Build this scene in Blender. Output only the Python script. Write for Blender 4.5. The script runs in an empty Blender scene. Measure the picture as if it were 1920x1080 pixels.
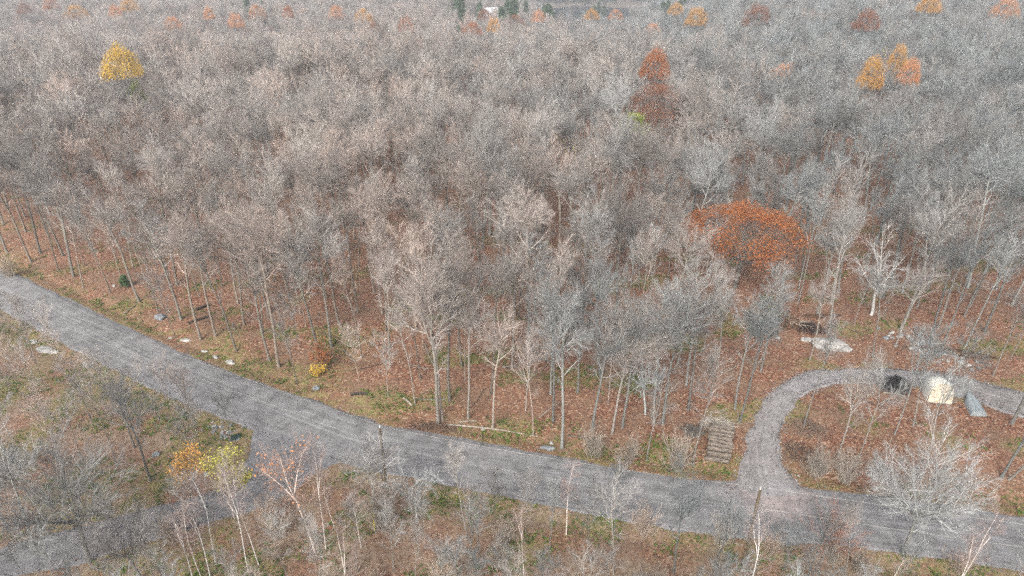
import bpy, math
import numpy as np
from mathutils import Vector, Matrix

# ------------------------------------------------------------------ camera, sky, sun, exposure
scene = bpy.context.scene
col = scene.collection
R = math.radians
cam_data = bpy.data.cameras.new('camera')
cam_data.sensor_width = 36.0
cam_data.lens = 24.0
cam_data.clip_start = 0.5
cam_data.clip_end = 6000
cam = bpy.data.objects.new('camera', cam_data)
col.objects.link(cam)
cam.location = (0, 0, 45)
cam.rotation_euler = (R(90 - 27.5), 0, 0)
scene.camera = cam

SUN_EL, SUN_AZ = 38, 200          # thin bright overcast, light from behind the camera
world = bpy.data.worlds.new('World')
scene.world = world
world.use_nodes = True
wn = world.node_tree
bg = wn.nodes['Background']
sky = wn.nodes.new('ShaderNodeTexSky')
sky.sky_type = 'NISHITA'
sky.sun_disc = False
sky.sun_elevation = R(SUN_EL)
sky.sun_rotation = R(SUN_AZ)
sky.air_density = 1.0
sky.dust_density = 6.0
sky.ozone_density = 0.6
hs = wn.nodes.new('ShaderNodeHueSaturation')
hs.inputs['Saturation'].default_value = 0.42
wn.links.new(sky.outputs[0], hs.inputs['Color'])
wn.links.new(hs.outputs[0], bg.inputs['Color'])
bg.inputs['Strength'].default_value = 0.14
sd = bpy.data.lights.new('sun', 'SUN')
sd.energy = 1.5
sd.angle = R(25)
sd.color = (1.0, 0.96, 0.9)
sun = bpy.data.objects.new('sun', sd)
col.objects.link(sun)
sun.rotation_euler = (R(90 - SUN_EL), 0, R(180 - SUN_AZ))
vs = scene.view_settings
vs.view_transform = 'Standard'
vs.look = 'None'
vs.exposure = 1.0
vs.gamma = 1.0
vs.use_curve_mapping = False
cy = scene.cycles
cy.max_bounces = 1
cy.diffuse_bounces = 1
cy.debug_use_spatial_splits = True
cy.glossy_bounces = 1
cy.transmission_bounces = 1
cy.volume_bounces = 0
cy.transparent_max_bounces = 4
cy.use_denoising = False
cy.use_adaptive_sampling = True
cy.adaptive_threshold = 0.045
cy.adaptive_min_samples = 32
cy.denoiser = 'OPENIMAGEDENOISE'
cy.denoising_input_passes = 'RGB_ALBEDO_NORMAL'
cy.denoising_prefilter = 'ACCURATE'
scene.render.filter_size = 1.5

rng = np.random.RandomState(11)

# ------------------------------------------------------------------ terrain and road layout
def sstep(a, b, x):
    t = np.clip((np.asarray(x, float) - a) / (b - a), 0, 1)
    return t * t * (3 - 2 * t)
def wave(x, y, s, seed):
    q = np.random.RandomState(seed)
    v = 0
    for k in range(7):
        an = q.rand() * 6.283; f = (0.6 + 1.2 * q.rand()) / s; ph = q.rand() * 6.283
        v = v + np.sin((x * np.cos(an) + y * np.sin(an)) * f * 6.283 + ph)
    return v / 3.2
def smooth_line(p, step=1.0):
    p = np.array(p, float); out = []
    q = np.vstack([2 * p[0] - p[1], p, 2 * p[-1] - p[-2]])
    for i in range(1, len(q) - 2):
        n = max(2, int(np.linalg.norm(q[i + 1] - q[i]) / step))
        t = np.linspace(0, 1, n, endpoint=False)[:, None]
        a, b, c, d = q[i - 1], q[i], q[i + 1], q[i + 2]
        out.append(0.5 * (2 * b + (c - a) * t + (2 * a - 5 * b + 4 * c - d) * t * t + (3 * b - a - 3 * c + d) * t ** 3))
    out.append(q[-2][None])
    return np.vstack(out)
MAIN = [(-150, 137), (-112, 113), (-79.4, 90.9), (-54.8, 75.1), (-36.2, 63.7), (-24.6, 57.9), (-15.2, 53.2), (-6.7, 50.9), (1.4, 48.6), (15.2, 45.0), (30.4, 43.1), (43.8, 40.2), (62, 36.5), (90, 30)]
SIDE = [(-20.0, 55.5), (-21.9, 50.6), (-23.7, 46.6), (-26.4, 44.6), (-30.4, 42.9), (-34.5, 41.0), (-40, 38.9), (-50, 35.5), (-66, 31)]
DRIVE = [(23.2, 44.0), (23.7, 48.2), (24.5, 52), (26.5, 56.1), (28.9, 59.8), (32.0, 62.7), (35.7, 64.4), (41.5, 64.6), (47, 63.9), (51, 62.0), (54.5, 59.6), (60, 56.5), (72, 51), (90, 45)]
MAIN = smooth_line(MAIN); SIDE = smooth_line(SIDE); DRIVE = smooth_line(DRIVE)
W_MAIN = np.full(len(MAIN), 3.2)
_s = np.arange(len(SIDE)); W_SIDE = 2.0 + 4.2 * np.exp(-(_s / 6.0) ** 2)
_s = np.arange(len(DRIVE)); W_DRIVE = 1.38 + 2.6 * np.exp(-(_s / 4.2) ** 2) + 1.1 * sstep(26, 42, _s)
def margin(x, y, line, w):
    x = np.atleast_1d(np.asarray(x, float)); y = np.atleast_1d(np.asarray(y, float))
    out = np.full(x.shape, 40.0)
    ok = (y < 150) & (y > 10)
    x32 = x[ok].astype(np.float32); y32 = y[ok].astype(np.float32); l32 = line.astype(np.float32); sub = np.zeros(len(x32))
    for i in range(0, len(x32), 20000):
        d = (x32[i:i + 20000, None] - l32[None, :, 0]) ** 2 + (y32[i:i + 20000, None] - l32[None, :, 1]) ** 2
        j = d.argmin(1); sub[i:i + 20000] = np.sqrt(d[np.arange(len(j)), j]) - w[j]
    out[ok] = sub
    return out
def road_gap(x, y):
    return np.minimum(np.minimum(margin(x, y, MAIN, W_MAIN), margin(x, y, SIDE, W_SIDE)), margin(x, y, DRIVE, W_DRIVE))
def terrain_far(x, y):
    x = np.asarray(x, float); y = np.asarray(y, float)
    a = x / np.maximum(y, 30)
    right = sstep(0.20, 0.34, a)
    pond = sstep(-0.10, 0.02, a) * (1 - right)
    drop = 13 + 13 * pond * sstep(300, 640, y)
    z = -(1 - right) * drop * sstep(205, 330, y)
    z = z + (1 - right) * 26 * sstep(800, 1000, y) + 40 * sstep(1000, 1800, y)
    z = z + 0.9 * wave(x, y, 70, 5) * sstep(75, 130, y)
    z = z - 4 * (1 - sstep(0.9, 1.15, np.hypot((x - 82) / 52, (y - 730) / 72)))
    return z
def terrain(x, y):
    x = np.atleast_1d(np.asarray(x, float)); y = np.atleast_1d(np.asarray(y, float))
    g = road_gap(x, y)
    m = sstep(0.5, 9, g)
    z = terrain_far(x, y) + 0.28 * wave(x, y, 14, 3) * m + 0.03 * wave(x, y, 1.7, 4) * sstep(-0.2, 0.6, g)
    nd = margin(x, y, MAIN, W_MAIN)
    z = z - 0.22 * np.exp(-((nd - 1.7) / 0.8) ** 2) * (margin(x, y, DRIVE, W_DRIVE) > 1.5) * (margin(x, y, SIDE, W_SIDE) > 1.5)
    return z
def tz(x, y): return float(terrain(x, y)[0])

# ------------------------------------------------------------------ material helpers
def new_mat(name):
    m = bpy.data.materials.new(name); m.use_nodes = True
    nt = m.node_tree; nt.nodes.clear()
    out = nt.nodes.new('ShaderNodeOutputMaterial')
    b = nt.nodes.new('ShaderNodeBsdfPrincipled')
    b.inputs['Roughness'].default_value = 0.9
    b.inputs['Specular IOR Level'].default_value = 0.15
    nt.links.new(b.outputs[0], out.inputs[0])
    return m, nt, b
def N(nt, t, **kw):
    n = nt.nodes.new(t)
    for k, v in kw.items():
        if k.startswith('i_'): n.inputs[k[2:].replace('_', ' ')].default_value = v
        else: setattr(n, k, v)
    return n
def noise(nt, vec, scale, detail=3, rough=0.6):
    n = N(nt, 'ShaderNodeTexNoise'); n.inputs['Scale'].default_value = scale
    n.inputs['Detail'].default_value = detail; n.inputs['Roughness'].default_value = rough
    if vec is not None: nt.links.new(vec, n.inputs['Vector'])
    return n.outputs['Fac']
def ramp(nt, fac, stops, interp='LINEAR'):
    r = N(nt, 'ShaderNodeValToRGB'); cr = r.color_ramp; cr.interpolation = interp
    while len(cr.elements) < len(stops): cr.elements.new(0.5)
    for e, (p, c) in zip(cr.elements, stops):
        e.position = p; e.color = (c, c, c, 1) if isinstance(c, (int, float)) else (*c, 1)
    nt.links.new(fac, r.inputs[0])
    return r.outputs[0]
def mix(nt, fac, a, b, mode='MIX'):
    n = N(nt, 'ShaderNodeMix', data_type='RGBA', blend_type=mode)
    for s, v in ((n.inputs[0], fac), (n.inputs[6], a), (n.inputs[7], b)):
        if isinstance(v, (int, float)): s.default_value = v
        elif isinstance(v, tuple): s.default_value = (*v, 1)
        else: nt.links.new(v, s)
    return n.outputs[2]
def mapping(nt, vec, scale):
    n = N(nt, 'ShaderNodeMapping'); n.inputs['Scale'].default_value = scale
    nt.links.new(vec, n.inputs['Vector']); return n.outputs[0]
def coord(nt, which='Object'): return N(nt, 'ShaderNodeTexCoord').outputs[which]
def bump(nt, b, h, strength, dist):
    n = N(nt, 'ShaderNodeBump'); n.inputs['Strength'].default_value = strength; n.inputs['Distance'].default_value = dist
    nt.links.new(h, n.inputs['Height']); nt.links.new(n.outputs[0], b.inputs['Normal'])

def bark_mat(name, warm, cool, lo=0.7, hi=1.3, blotch=None, vscale=(9, 9, 2.2), tone=False):
    """bark whose tint differs from tree to tree (hash of where the tree stands) and from stand to stand"""
    m, nt, b = new_mat(name)
    oi = N(nt, 'ShaderNodeObjectInfo')
    st = noise(nt, oi.outputs['Location'], 0.011, 2)
    sx = N(nt, 'ShaderNodeSeparateXYZ'); nt.links.new(oi.outputs['Location'], sx.inputs[0])
    ma = N(nt, 'ShaderNodeMath', operation='MULTIPLY_ADD'); nt.links.new(sx.outputs[0], ma.inputs[0])
    ma.inputs[1].default_value = 0.0045
    ny = N(nt, 'ShaderNodeMapRange'); nt.links.new(sx.outputs[1], ny.inputs[0]); ny.inputs[1].default_value = 72; ny.inputs[2].default_value = 46; ny.inputs[3].default_value = 0; ny.inputs[4].default_value = 0.30
    sm = N(nt, 'ShaderNodeMath', operation='ADD'); nt.links.new(st, sm.inputs[0]); nt.links.new(ny.outputs[0], sm.inputs[1]); nt.links.new(sm.outputs[0], ma.inputs[2])
    f = ramp(nt, ma.outputs[0], [(0.42, 0.0), (0.80, 1.0)])
    c = mix(nt, f, warm, cool)
    wnz = N(nt, 'ShaderNodeTexWhiteNoise'); nt.links.new(oi.outputs['Location'], wnz.inputs['Vector'])
    v = N(nt, 'ShaderNodeMapRange'); nt.links.new(wnz.outputs['Value'], v.inputs[0])
    v.inputs[3].default_value = lo; v.inputs[4].default_value = hi
    c = mix(nt, 1.0, c, v.outputs[0], 'MULTIPLY')
    c = mix(nt, 1.0, c, ramp(nt, wnz.outputs['Color'], [(0, (0.93, 1.0, 1.04)), (0.5, (1, 1, 1)), (1, (1.12, 0.97, 0.90))]), 'MULTIPLY')
    tc = coord(nt)
    bl = noise(nt, mapping(nt, tc, vscale), 1.0, 4, 0.7)
    c = mix(nt, 1.0, c, ramp(nt, bl, [(0.3, 0.62), (0.7, 1.25)]), 'MULTIPLY')
    if tone:      # light from above put into the colour: branches paler, twigs duller
        at = N(nt, 'ShaderNodeAttribute', attribute_name='rnd')
        c = mix(nt, 1.0, c, ramp(nt, at.outputs['Fac'], [(0, 0.74), (0.8, 1.3), (1, 1.38)]), 'MULTIPLY')
    if blotch:
        bf = noise(nt, tc, 1.4, 3)
        c = mix(nt, ramp(nt, bf, [(0.55, 0.0), (0.68, 0.7)]), c, blotch)
    nt.links.new(c, b.inputs['Base Color'])
    return m

M = {}
M['trunk'] = bark_mat('maple_trunk_bark', (0.195, 0.177, 0.153), (0.182, 0.186, 0.178), 0.6, 1.4, (0.19, 0.20, 0.145))
M['twig'] = bark_mat('maple_twig_bark', (0.308, 0.280, 0.260), (0.215, 0.225, 0.224), 0.65, 1.32, None, (1, 1, 1), True)
M['sap'] = bark_mat('sapling_bark', (0.22, 0.19, 0.16), (0.22, 0.215, 0.20), 0.6, 1.4)
M['pale'] = bark_mat('pale_bark', (0.44, 0.42, 0.39), (0.42, 0.43, 0.42), 0.85, 1.15, (0.3, 0.3, 0.27))
M['paletwig'] = bark_mat('pale_twig_bark', (0.37, 0.355, 0.33), (0.35, 0.36, 0.36), 0.9, 1.1, None, (1, 1, 1), True)
M['birch'] = bark_mat('birch_bark', (0.62, 0.59, 0.55), (0.62, 0.60, 0.58), 0.85, 1.1, (0.16, 0.14, 0.13), (4, 4, 14))
M['birchtwig'] = bark_mat('birch_twig_bark', (0.27, 0.21, 0.19), (0.26, 0.22, 0.21), 0.8, 1.2, None, (1, 1, 1))
M['brush'] = bark_mat('dry_brush_bark', (0.40, 0.32, 0.24), (0.38, 0.33, 0.28), 0.8, 1.2, None, (1, 1, 1))
M['redbrush'] = bark_mat('reddish_brush_bark', (0.40, 0.23, 0.18), (0.40, 0.24, 0.19), 0.85, 1.15, None, (1, 1, 1))
M['blackbrush'] = bark_mat('charred_branch_bark', (0.035, 0.03, 0.03), (0.035, 0.032, 0.032), 0.8, 1.3)
M['darkbrush'] = bark_mat('dark_branch_bark', (0.13, 0.09, 0.07), (0.13, 0.095, 0.075), 0.8, 1.3)

def leaf_mat(name, stops):
    m, nt, b = new_mat(name)
    g = N(nt, 'ShaderNodeAttribute', attribute_name='rnd')
    c = ramp(nt, g.outputs['Fac'], stops)
    nt.links.new(c, b.inputs['Base Color'])
    t = N(nt, 'ShaderNodeBsdfTranslucent'); nt.links.new(c, t.inputs['Color'])
    ms = N(nt, 'ShaderNodeMixShader'); ms.inputs[0].default_value = 0.3
    nt.links.new(b.outputs[0], ms.inputs[1]); nt.links.new(t.outputs[0], ms.inputs[2])
    nt.links.new(ms.outputs[0], nt.nodes['Material Output'].inputs[0])
    return m
LEAF = {
    'gold': leaf_mat('golden_leaves', [(0, (0.46, 0.24, 0.04)), (0.5, (0.62, 0.40, 0.06)), (1, (0.70, 0.54, 0.12))]),
    'orange': leaf_mat('orange_oak_leaves', [(0, (0.22, 0.075, 0.03)), (0.5, (0.36, 0.125, 0.045)), (1, (0.48, 0.21, 0.08))]),
    'russet': leaf_mat('russet_oak_leaves', [(0, (0.17, 0.075, 0.045)), (0.6, (0.27, 0.115, 0.065)), (1, (0.36, 0.18, 0.10))]),
    'amber': leaf_mat('amber_leaves', [(0, (0.40, 0.16, 0.045)), (0.5, (0.56, 0.29, 0.07)), (1, (0.64, 0.43, 0.12))]),
    'peach': leaf_mat('faded_orange_leaves', [(0, (0.40, 0.18, 0.09)), (0.5, (0.60, 0.27, 0.12)), (1, (0.68, 0.38, 0.2))]),
    'yellow': leaf_mat('yellow_leaves', [(0, (0.30, 0.29, 0.05)), (0.5, (0.48, 0.44, 0.10)), (1, (0.60, 0.54, 0.2))]),
    'lime': leaf_mat('lime_green_leaves', [(0, (0.14, 0.22, 0.03)), (0.5, (0.26, 0.36, 0.04)), (1, (0.40, 0.44, 0.06))]),
    'needle': leaf_mat('evergreen_needles', [(0, (0.045, 0.09, 0.045)), (0.6, (0.085, 0.15, 0.06)), (1, (0.15, 0.22, 0.08))]),
    'green': leaf_mat('woodland_greens', [(0, (0.055, 0.10, 0.025)), (0.55, (0.10, 0.17, 0.035)), (1, (0.22, 0.24, 0.06))]),
    'grass': leaf_mat('dry_grass', [(0, (0.14, 0.15, 0.05)), (0.4, (0.30, 0.25, 0.12)), (1, (0.50, 0.42, 0.26))]),
    'litter': leaf_mat('fallen_leaves', [(0, (0.08, 0.042, 0.03)), (0.35, (0.20, 0.082, 0.05)), (0.7, (0.30, 0.138, 0.08)), (0.9, (0.42, 0.25, 0.16)), (1, (0.53, 0.42, 0.33))]),
}

def plain_mat(name, c, var=0.25, scale=4, rough=0.8, stretch=(1, 1, 1), c2=None, bumpd=0):
    m, nt, b = new_mat(name)
    tc = coord(nt)
    n = noise(nt, mapping(nt, tc, stretch), scale, 5, 0.65)
    k = mix(nt, ramp(nt, n, [(0.35, 0.0), (0.65, 1.0)]), tuple(v * (1 - var) for v in c), c2 or tuple(min(1, v * (1 + var)) for v in c))
    nt.links.new(k, b.inputs['Base Color'])
    b.inputs['Roughness'].default_value = rough
    if bumpd: bump(nt, b, n, 0.6, bumpd)
    return m

# ------------------------------------------------------------------ mesh helpers
def norm(v): return v / np.maximum(np.linalg.norm(v, axis=-1, keepdims=True), 1e-9)
class Geo:
    def __init__(s): s.v = []; s.q = []; s.t = []; s.n = 0; s.rq = []; s.rt = []
    def add(s, v, q=None, t=None, rq=None, rt=None):
        v = np.asarray(v, float).reshape(-1, 3)
        if q is not None and len(q):
            q = np.asarray(q, int).reshape(-1, 4); s.q.append(q + s.n); s.rq.append(np.full(len(q), 0.5) if rq is None else rq)
        if t is not None and len(t):
            t = np.asarray(t, int).reshape(-1, 3); s.t.append(t + s.n); s.rt.append(np.full(len(t), 0.5) if rt is None else rt)
        s.v.append(v); s.n += len(v)
        return s
    def mesh(s, name, mat, smooth=False, rnd=False):
        v = np.vstack(s.v)
        q = np.vstack(s.q) if s.q else np.zeros((0, 4), int)
        t = np.vstack(s.t) if s.t else np.zeros((0, 3), int)
        me = bpy.data.meshes.new(name)
        me.vertices.add(len(v)); me.vertices.foreach_set('co', v.astype(np.float32).ravel())
        li = np.concatenate([q.ravel(), t.ravel()]).astype(np.int32)
        me.loops.add(len(li)); me.loops.foreach_set('vertex_index', li)
        ls = np.concatenate([np.arange(len(q)) * 4, len(q) * 4 + np.arange(len(t)) * 3]).astype(np.int32)
        me.polygons.add(len(ls)); me.polygons.foreach_set('loop_start', ls)
        me.polygons.foreach_set('use_smooth', np.full(len(ls), smooth))
        if rnd:
            a = me.attributes.new('rnd', 'FLOAT', 'FACE')
            a.data.foreach_set('value', np.concatenate(s.rq + s.rt).astype(np.float32))
        me.update(calc_edges=True); me.validate()
        if mat: me.materials.append(mat)
        return me
def tube(g, pts, rad, m=5, tip=False, val=1.0):
    """pts (N,S,3) polylines -> tapered tubes"""
    pts = np.asarray(pts, float); rad = np.asarray(rad, float)
    n, S, _ = pts.shape
    if n == 0: return
    tg = norm(np.gradient(pts, axis=1))
    ref = np.where(np.abs(tg[:, :1, 2:3]) > 0.8, np.array([1.0, 0, 0]), np.array([0, 0, 1.0]))
    u = norm(np.cross(tg, ref)); w = np.cross(tg, u)
    a = np.arange(m) * 2 * np.pi / m
    ring = pts[:, :, None] + rad[:, :, None, None] * (np.cos(a)[:, None] * u[:, :, None] + np.sin(a)[:, None] * w[:, :, None])
    k = np.arange(m); k2 = (k + 1) % m
    if not tip:
        base = (np.arange(n) * S * m)[:, None, None] + (np.arange(S - 1) * m)[None, :, None]
        q = np.stack([base + k, base + k2, base + m + k2, base + m + k], -1).reshape(-1, 4)
        g.add(ring.reshape(-1, 3), q, rq=np.full(len(q), val))
    else:
        vs_ = np.concatenate([ring[:, :-1].reshape(n, -1, 3), pts[:, -1:]], 1); c = vs_.shape[1]
        o = (np.arange(n) * c)[:, None, None]
        t = np.stack([o + (S - 2) * m + k, o + (S - 2) * m + k2, np.broadcast_to(o + c - 1, (n, 1, m))], -1).reshape(-1, 3)
        q = None
        if S > 2:
            base = o + (np.arange(S - 2) * m)[None, :, None]
            q = np.stack([base + k, base + k2, base + m + k2, base + m + k], -1).reshape(-1, 4)
        g.add(vs_.reshape(-1, 3), q, t, None if q is None else np.full(len(q), val), np.full(len(t), val))
def grow(r, P, D, L, r0, r1, nseg, wander, trop, cen=None):
    n = len(P); pts = np.zeros((n, nseg + 1, 3)); pts[:, 0] = P; d = norm(D)
    L = np.broadcast_to(L, (n,)); r0 = np.broadcast_to(r0, (n,)); r1 = np.broadcast_to(r1, (n,))
    for i in range(nseg):
        d = norm(d + wander * r.randn(n, 3) + (np.array([0, 0, trop]) if cen is None else trop * norm(pts[:, i] - cen)))
        pts[:, i + 1] = pts[:, i] + d * (L / nseg)[:, None]
    f = np.linspace(0, 1, nseg + 1)[None]
    return pts, r0[:, None] * (1 - f) + r1[:, None] * f
def fit(P, D, L, c, rx, rz, lo=0.3):
    """shorten shoots so that they end at a domed crown outline"""
    R_ = np.array([rx, rx, rz]); p = (P - c) / R_; p[:, 2] *= np.where(p[:, 2] < 0, 0.55, 1.0); d = D / R_
    A = (d * d).sum(1); B = (p * d).sum(1); Cc = (p * p).sum(1) - 1
    t = (-B + np.sqrt(np.maximum(B * B - A * Cc, 0))) / A
    return np.minimum(L, np.maximum(t, lo * L))
def blades(r, g, pts, w):
    """finest twigs: one tapering sliver each"""
    n = len(pts); d = norm(pts[:, -1] - pts[:, 0]); s = norm(np.cross(d, r.randn(n, 3))) * w
    g.add(np.stack([pts[:, 0] - s, pts[:, 0] + s, pts[:, -1]], 1).reshape(-1, 3), None, np.arange(3 * n).reshape(n, 3), rt=np.zeros(n))
def spawn(r, pts, rad, n, t0, t1, ang, sd_, lr, taper, rr):
    Nn, S, _ = pts.shape
    Lp = np.linalg.norm(np.diff(pts, axis=1), axis=2).sum(1)
    idx = np.repeat(np.arange(Nn), n); k = np.tile(np.arange(n), Nn)
    t = t0 + (t1 - t0) * (k + r.rand(Nn * n)) / n
    f = t * (S - 1) * 0.9999; i = f.astype(int); fr = (f - i)[:, None]
    P = pts[idx, i] * (1 - fr) + pts[idx, i + 1] * fr
    D = norm(pts[idx, i + 1] - pts[idx, i])
    rp = rad[idx, i] * (1 - fr[:, 0]) + rad[idx, i + 1] * fr[:, 0]
    ref = np.where(np.abs(D[:, 2:3]) > 0.9, np.array([1.0, 0, 0]), np.array([0, 0, 1.0]))
    u = norm(np.cross(D, ref)); w = np.cross(D, u)
    az = k * 2.4 + np.repeat(r.rand(Nn) * 6.28, n) + r.randn(Nn * n) * 0.4
    side = np.cos(az)[:, None] * u + np.sin(az)[:, None] * w
    a = np.radians(np.clip(ang + sd_ * r.randn(Nn * n), 8, 100))[:, None]
    D2 = np.cos(a) * D + np.sin(a) * side
    L = Lp[idx] * lr * (1 - taper * t) * r.uniform(0.65, 1.3, Nn * n)
    return P, D2, L, rp * rr
def cards(r, g, P, size, tilt=1.0, jit=0.15):
    """loose leaf-sized quads at points P"""
    n = len(P); P = P + r.randn(n, 3) * jit
    nv = norm(r.randn(n, 3) * tilt + np.array([0, 0, 1.0])); a = norm(np.cross(nv, r.randn(n, 3))); b = np.cross(nv, a)
    s = size * r.uniform(0.6, 1.3, n)[:, None]
    v = np.stack([P - a * s, P - b * s * 0.55, P + a * s, P + b * s * 0.55], 1)
    v[:, 1:3] += nv[:, None] * (s * 0.15)[:, None]
    g.add(v.reshape(-1, 3), np.arange(4 * n).reshape(n, 4), rq=np.clip(r.normal(0.5, 0.25, n), 0, 1))

# ------------------------------------------------------------------ object helpers
def link(name, data, parent=None, loc=None):
    o = bpy.data.objects.new(name, data); col.objects.link(o)
    if parent is not None: o.parent = parent
    if loc is not None: o.location = loc
    return o
def tag(o, label=None, cat=None, group=None, kind=None):
    for k, v in (('label', label), ('category', cat), ('group', group), ('kind', kind)):
        if v: o[k] = v
    return o

# ------------------------------------------------------------------ ground
def grid_ground():
    ys = np.concatenate([np.arange(-40, 25, 3.0), np.arange(25, 112, 0.5), np.arange(112, 240, 3), np.arange(240, 480, 8), np.geomspace(480, 3500, 40)])
    us = np.concatenate([np.linspace(-3.2, -1.1, 14, endpoint=False), np.linspace(-1.1, 1.1, 300), np.linspace(1.1, 3.2, 15)[1:]])
    Y, U = np.meshgrid(ys, us, indexing='ij')
    X = U * np.maximum(Y, 70) * 0.95
    Z = terrain(X.ravel(), Y.ravel())
    g = road_gap(X.ravel(), Y.ravel())
    Z = Z - 0.10 * sstep(-0.1, -0.5, -np.abs(np.minimum(g, 0)) * 1.0) * 0
    Z = np.where(g < -0.35, Z - 0.16, Z)      # the bed under the roads
    n, m = Y.shape
    i = np.arange(n - 1)[:, None] * m + np.arange(m - 1)[None]
    q = np.stack([i, i + 1, i + m + 1, i + m], -1).reshape(-1, 4)
    G_ = Geo(); G_.add(np.stack([X.ravel(), Y.ravel(), Z], -1), q)
    me = G_.mesh('ground', None, True)
    x, y = X.ravel(), Y.ravel()
    dm = margin(x, y, MAIN, W_MAIN)
    verge = np.exp(-np.maximum(dm, 0) / 2.6) * (0.55 + 0.45 * wave(x, y, 9, 21))
    patch = sstep(0.45, 0.95, wave(x, y, 11, 22)) * sstep(110, 70, -(-y)) * 0
    patch = sstep(0.35, 0.9, wave(x, y, 11, 22)) * (1 - sstep(75, 120, y))
    sw = (1 - sstep(-26, -14, x)) * (y < 75) * (margin(x, y, MAIN, W_MAIN) > 0) * sstep(-0.3, 0.5, wave(x, y, 13, 23)) * 0.9
    i_ = np.searchsorted(MAIN[:, 0], x).clip(0, len(MAIN) - 1); south = (y < MAIN[i_, 1]).astype(float)
    dry = south * np.clip(0.55 + 0.45 * wave(x, y, 7, 24), 0, 1)
    ad = me.attributes.new('dry', 'FLOAT', 'POINT'); ad.data.foreach_set('value', dry.astype(np.float32))
    at = me.attributes.new('green', 'FLOAT', 'POINT')
    at.data.foreach_set('value', np.clip(np.maximum(np.maximum(verge, 0.8 * patch), sw), 0, 1).astype(np.float32))
    m_, nt, b = new_mat('leaf_litter_ground')
    tc = coord(nt)
    vor = N(nt, 'ShaderNodeTexVoronoi'); vor.inputs['Scale'].default_value = 6.5
    nt.links.new(tc, vor.inputs['Vector'])
    sp = N(nt, 'ShaderNodeSeparateColor'); nt.links.new(vor.outputs['Color'], sp.inputs[0])
    leaf = ramp(nt, sp.outputs[0], [(0.0, (0.08, 0.043, 0.032)), (0.4, (0.18, 0.080, 0.050)), (0.75, (0.26, 0.125, 0.078)), (0.93, (0.36, 0.235, 0.155)), (1, (0.46, 0.39, 0.31))])
    dull = mix(nt, ramp(nt, noise(nt, tc, 0.22, 4), [(0.4, 0.0), (0.65, 0.8)]), leaf, (0.19, 0.125, 0.085))
    dull = mix(nt, ramp(nt, noise(nt, tc, 0.9, 3), [(0.55, 0.0), (0.72, 0.6)]), dull, (0.09, 0.06, 0.045))
    da = N(nt, 'ShaderNodeAttribute', attribute_name='dry')
    dull = mix(nt, da.outputs['Fac'], dull, mix(nt, ramp(nt, noise(nt, tc, 2.2, 4, 0.7), [(0.35, 0.0), (0.65, 1.0)]), (0.16, 0.105, 0.07), (0.30, 0.235, 0.18)))
    ga = N(nt, 'ShaderNodeAttribute', attribute_name='green')
    gn = noise(nt, tc, 1.3, 5, 0.75)
    gm = N(nt, 'ShaderNodeMath', operation='MULTIPLY'); nt.links.new(ga.outputs['Fac'], gm.inputs[0])
    nt.links.new(ramp(nt, gn, [(0.40, 0.0), (0.60, 1.4)]), gm.inputs[1])
    gcol = mix(nt, ramp(nt, noise(nt, tc, 3.5, 3), [(0.38, 0), (0.62, 1)]), (0.10, 0.115, 0.03), (0.26, 0.20, 0.10))
    c = mix(nt, gm.outputs[0], dull, gcol)
    sy = N(nt, 'ShaderNodeSeparateXYZ'); nt.links.new(tc, sy.inputs[0])
    fy = N(nt, 'ShaderNodeMapRange'); nt.links.new(sy.outputs[1], fy.inputs[0]); fy.inputs[1].default_value = 420; fy.inputs[2].default_value = 620
    c = mix(nt, fy.outputs[0], c, (0.15, 0.125, 0.105))      # far wooded land, too far to tell its pieces apart
    nt.links.new(c, b.inputs['Base Color'])
    bump(nt, b, sp.outputs[1], 0.5, 0.06)
    me.materials.append(m_)
    return tag(link('ground', me), 'forest floor covered with russet fallen leaves', None, None, 'structure')
grid_ground()

# ------------------------------------------------------------------ roads
def road_strip(name, line, w, crown, mat, z0, seed, rag=1.0):
    r = np.random.RandomState(seed)
    tg = norm(np.gradient(line, axis=0)); nv = np.stack([-tg[:, 1], tg[:, 0]], -1)
    cols = np.array([-1.12, -1.0, -0.8, -0.55, -0.3, 0, 0.3, 0.55, 0.8, 1.0, 1.12])
    s = np.concatenate([[0], np.cumsum(np.linalg.norm(np.diff(line, axis=0), axis=1))])
    ww = w[:, None] * cols[None] + np.where(np.abs(cols) >= 1, np.sign(cols), 0) * rag * (0.10 * wave(s[:, None], cols[None] * 31, 2.3, seed) + 0.12 * wave(s[:, None], cols[None] * 7, 9, seed + 1))
    X = line[:, 0:1] + nv[:, 0:1] * ww; Y = line[:, 1:2] + nv[:, 1:2] * ww
    Z = z0 + crown * (1 - cols[None] ** 2) - 0.16 * (np.abs(cols[None]) > 1.05) + 0 * X
    n, m = X.shape
    i = np.arange(n - 1)[:, None] * m + np.arange(m - 1)[None]
    q = np.stack([i, i + 1, i + m + 1, i + m], -1).reshape(-1, 4)
    g = Geo(); g.add(np.stack([X, Y, Z], -1).reshape(-1, 3), q)
    me = g.mesh(name, mat, True)
    for nm, val in (('across', ww), ('along', np.repeat(s[:, None], m, 1))):
        a = me.attributes.new(nm, 'FLOAT', 'POINT'); a.data.foreach_set('value', val.astype(np.float32).ravel())
    return link(name, me)
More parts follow.
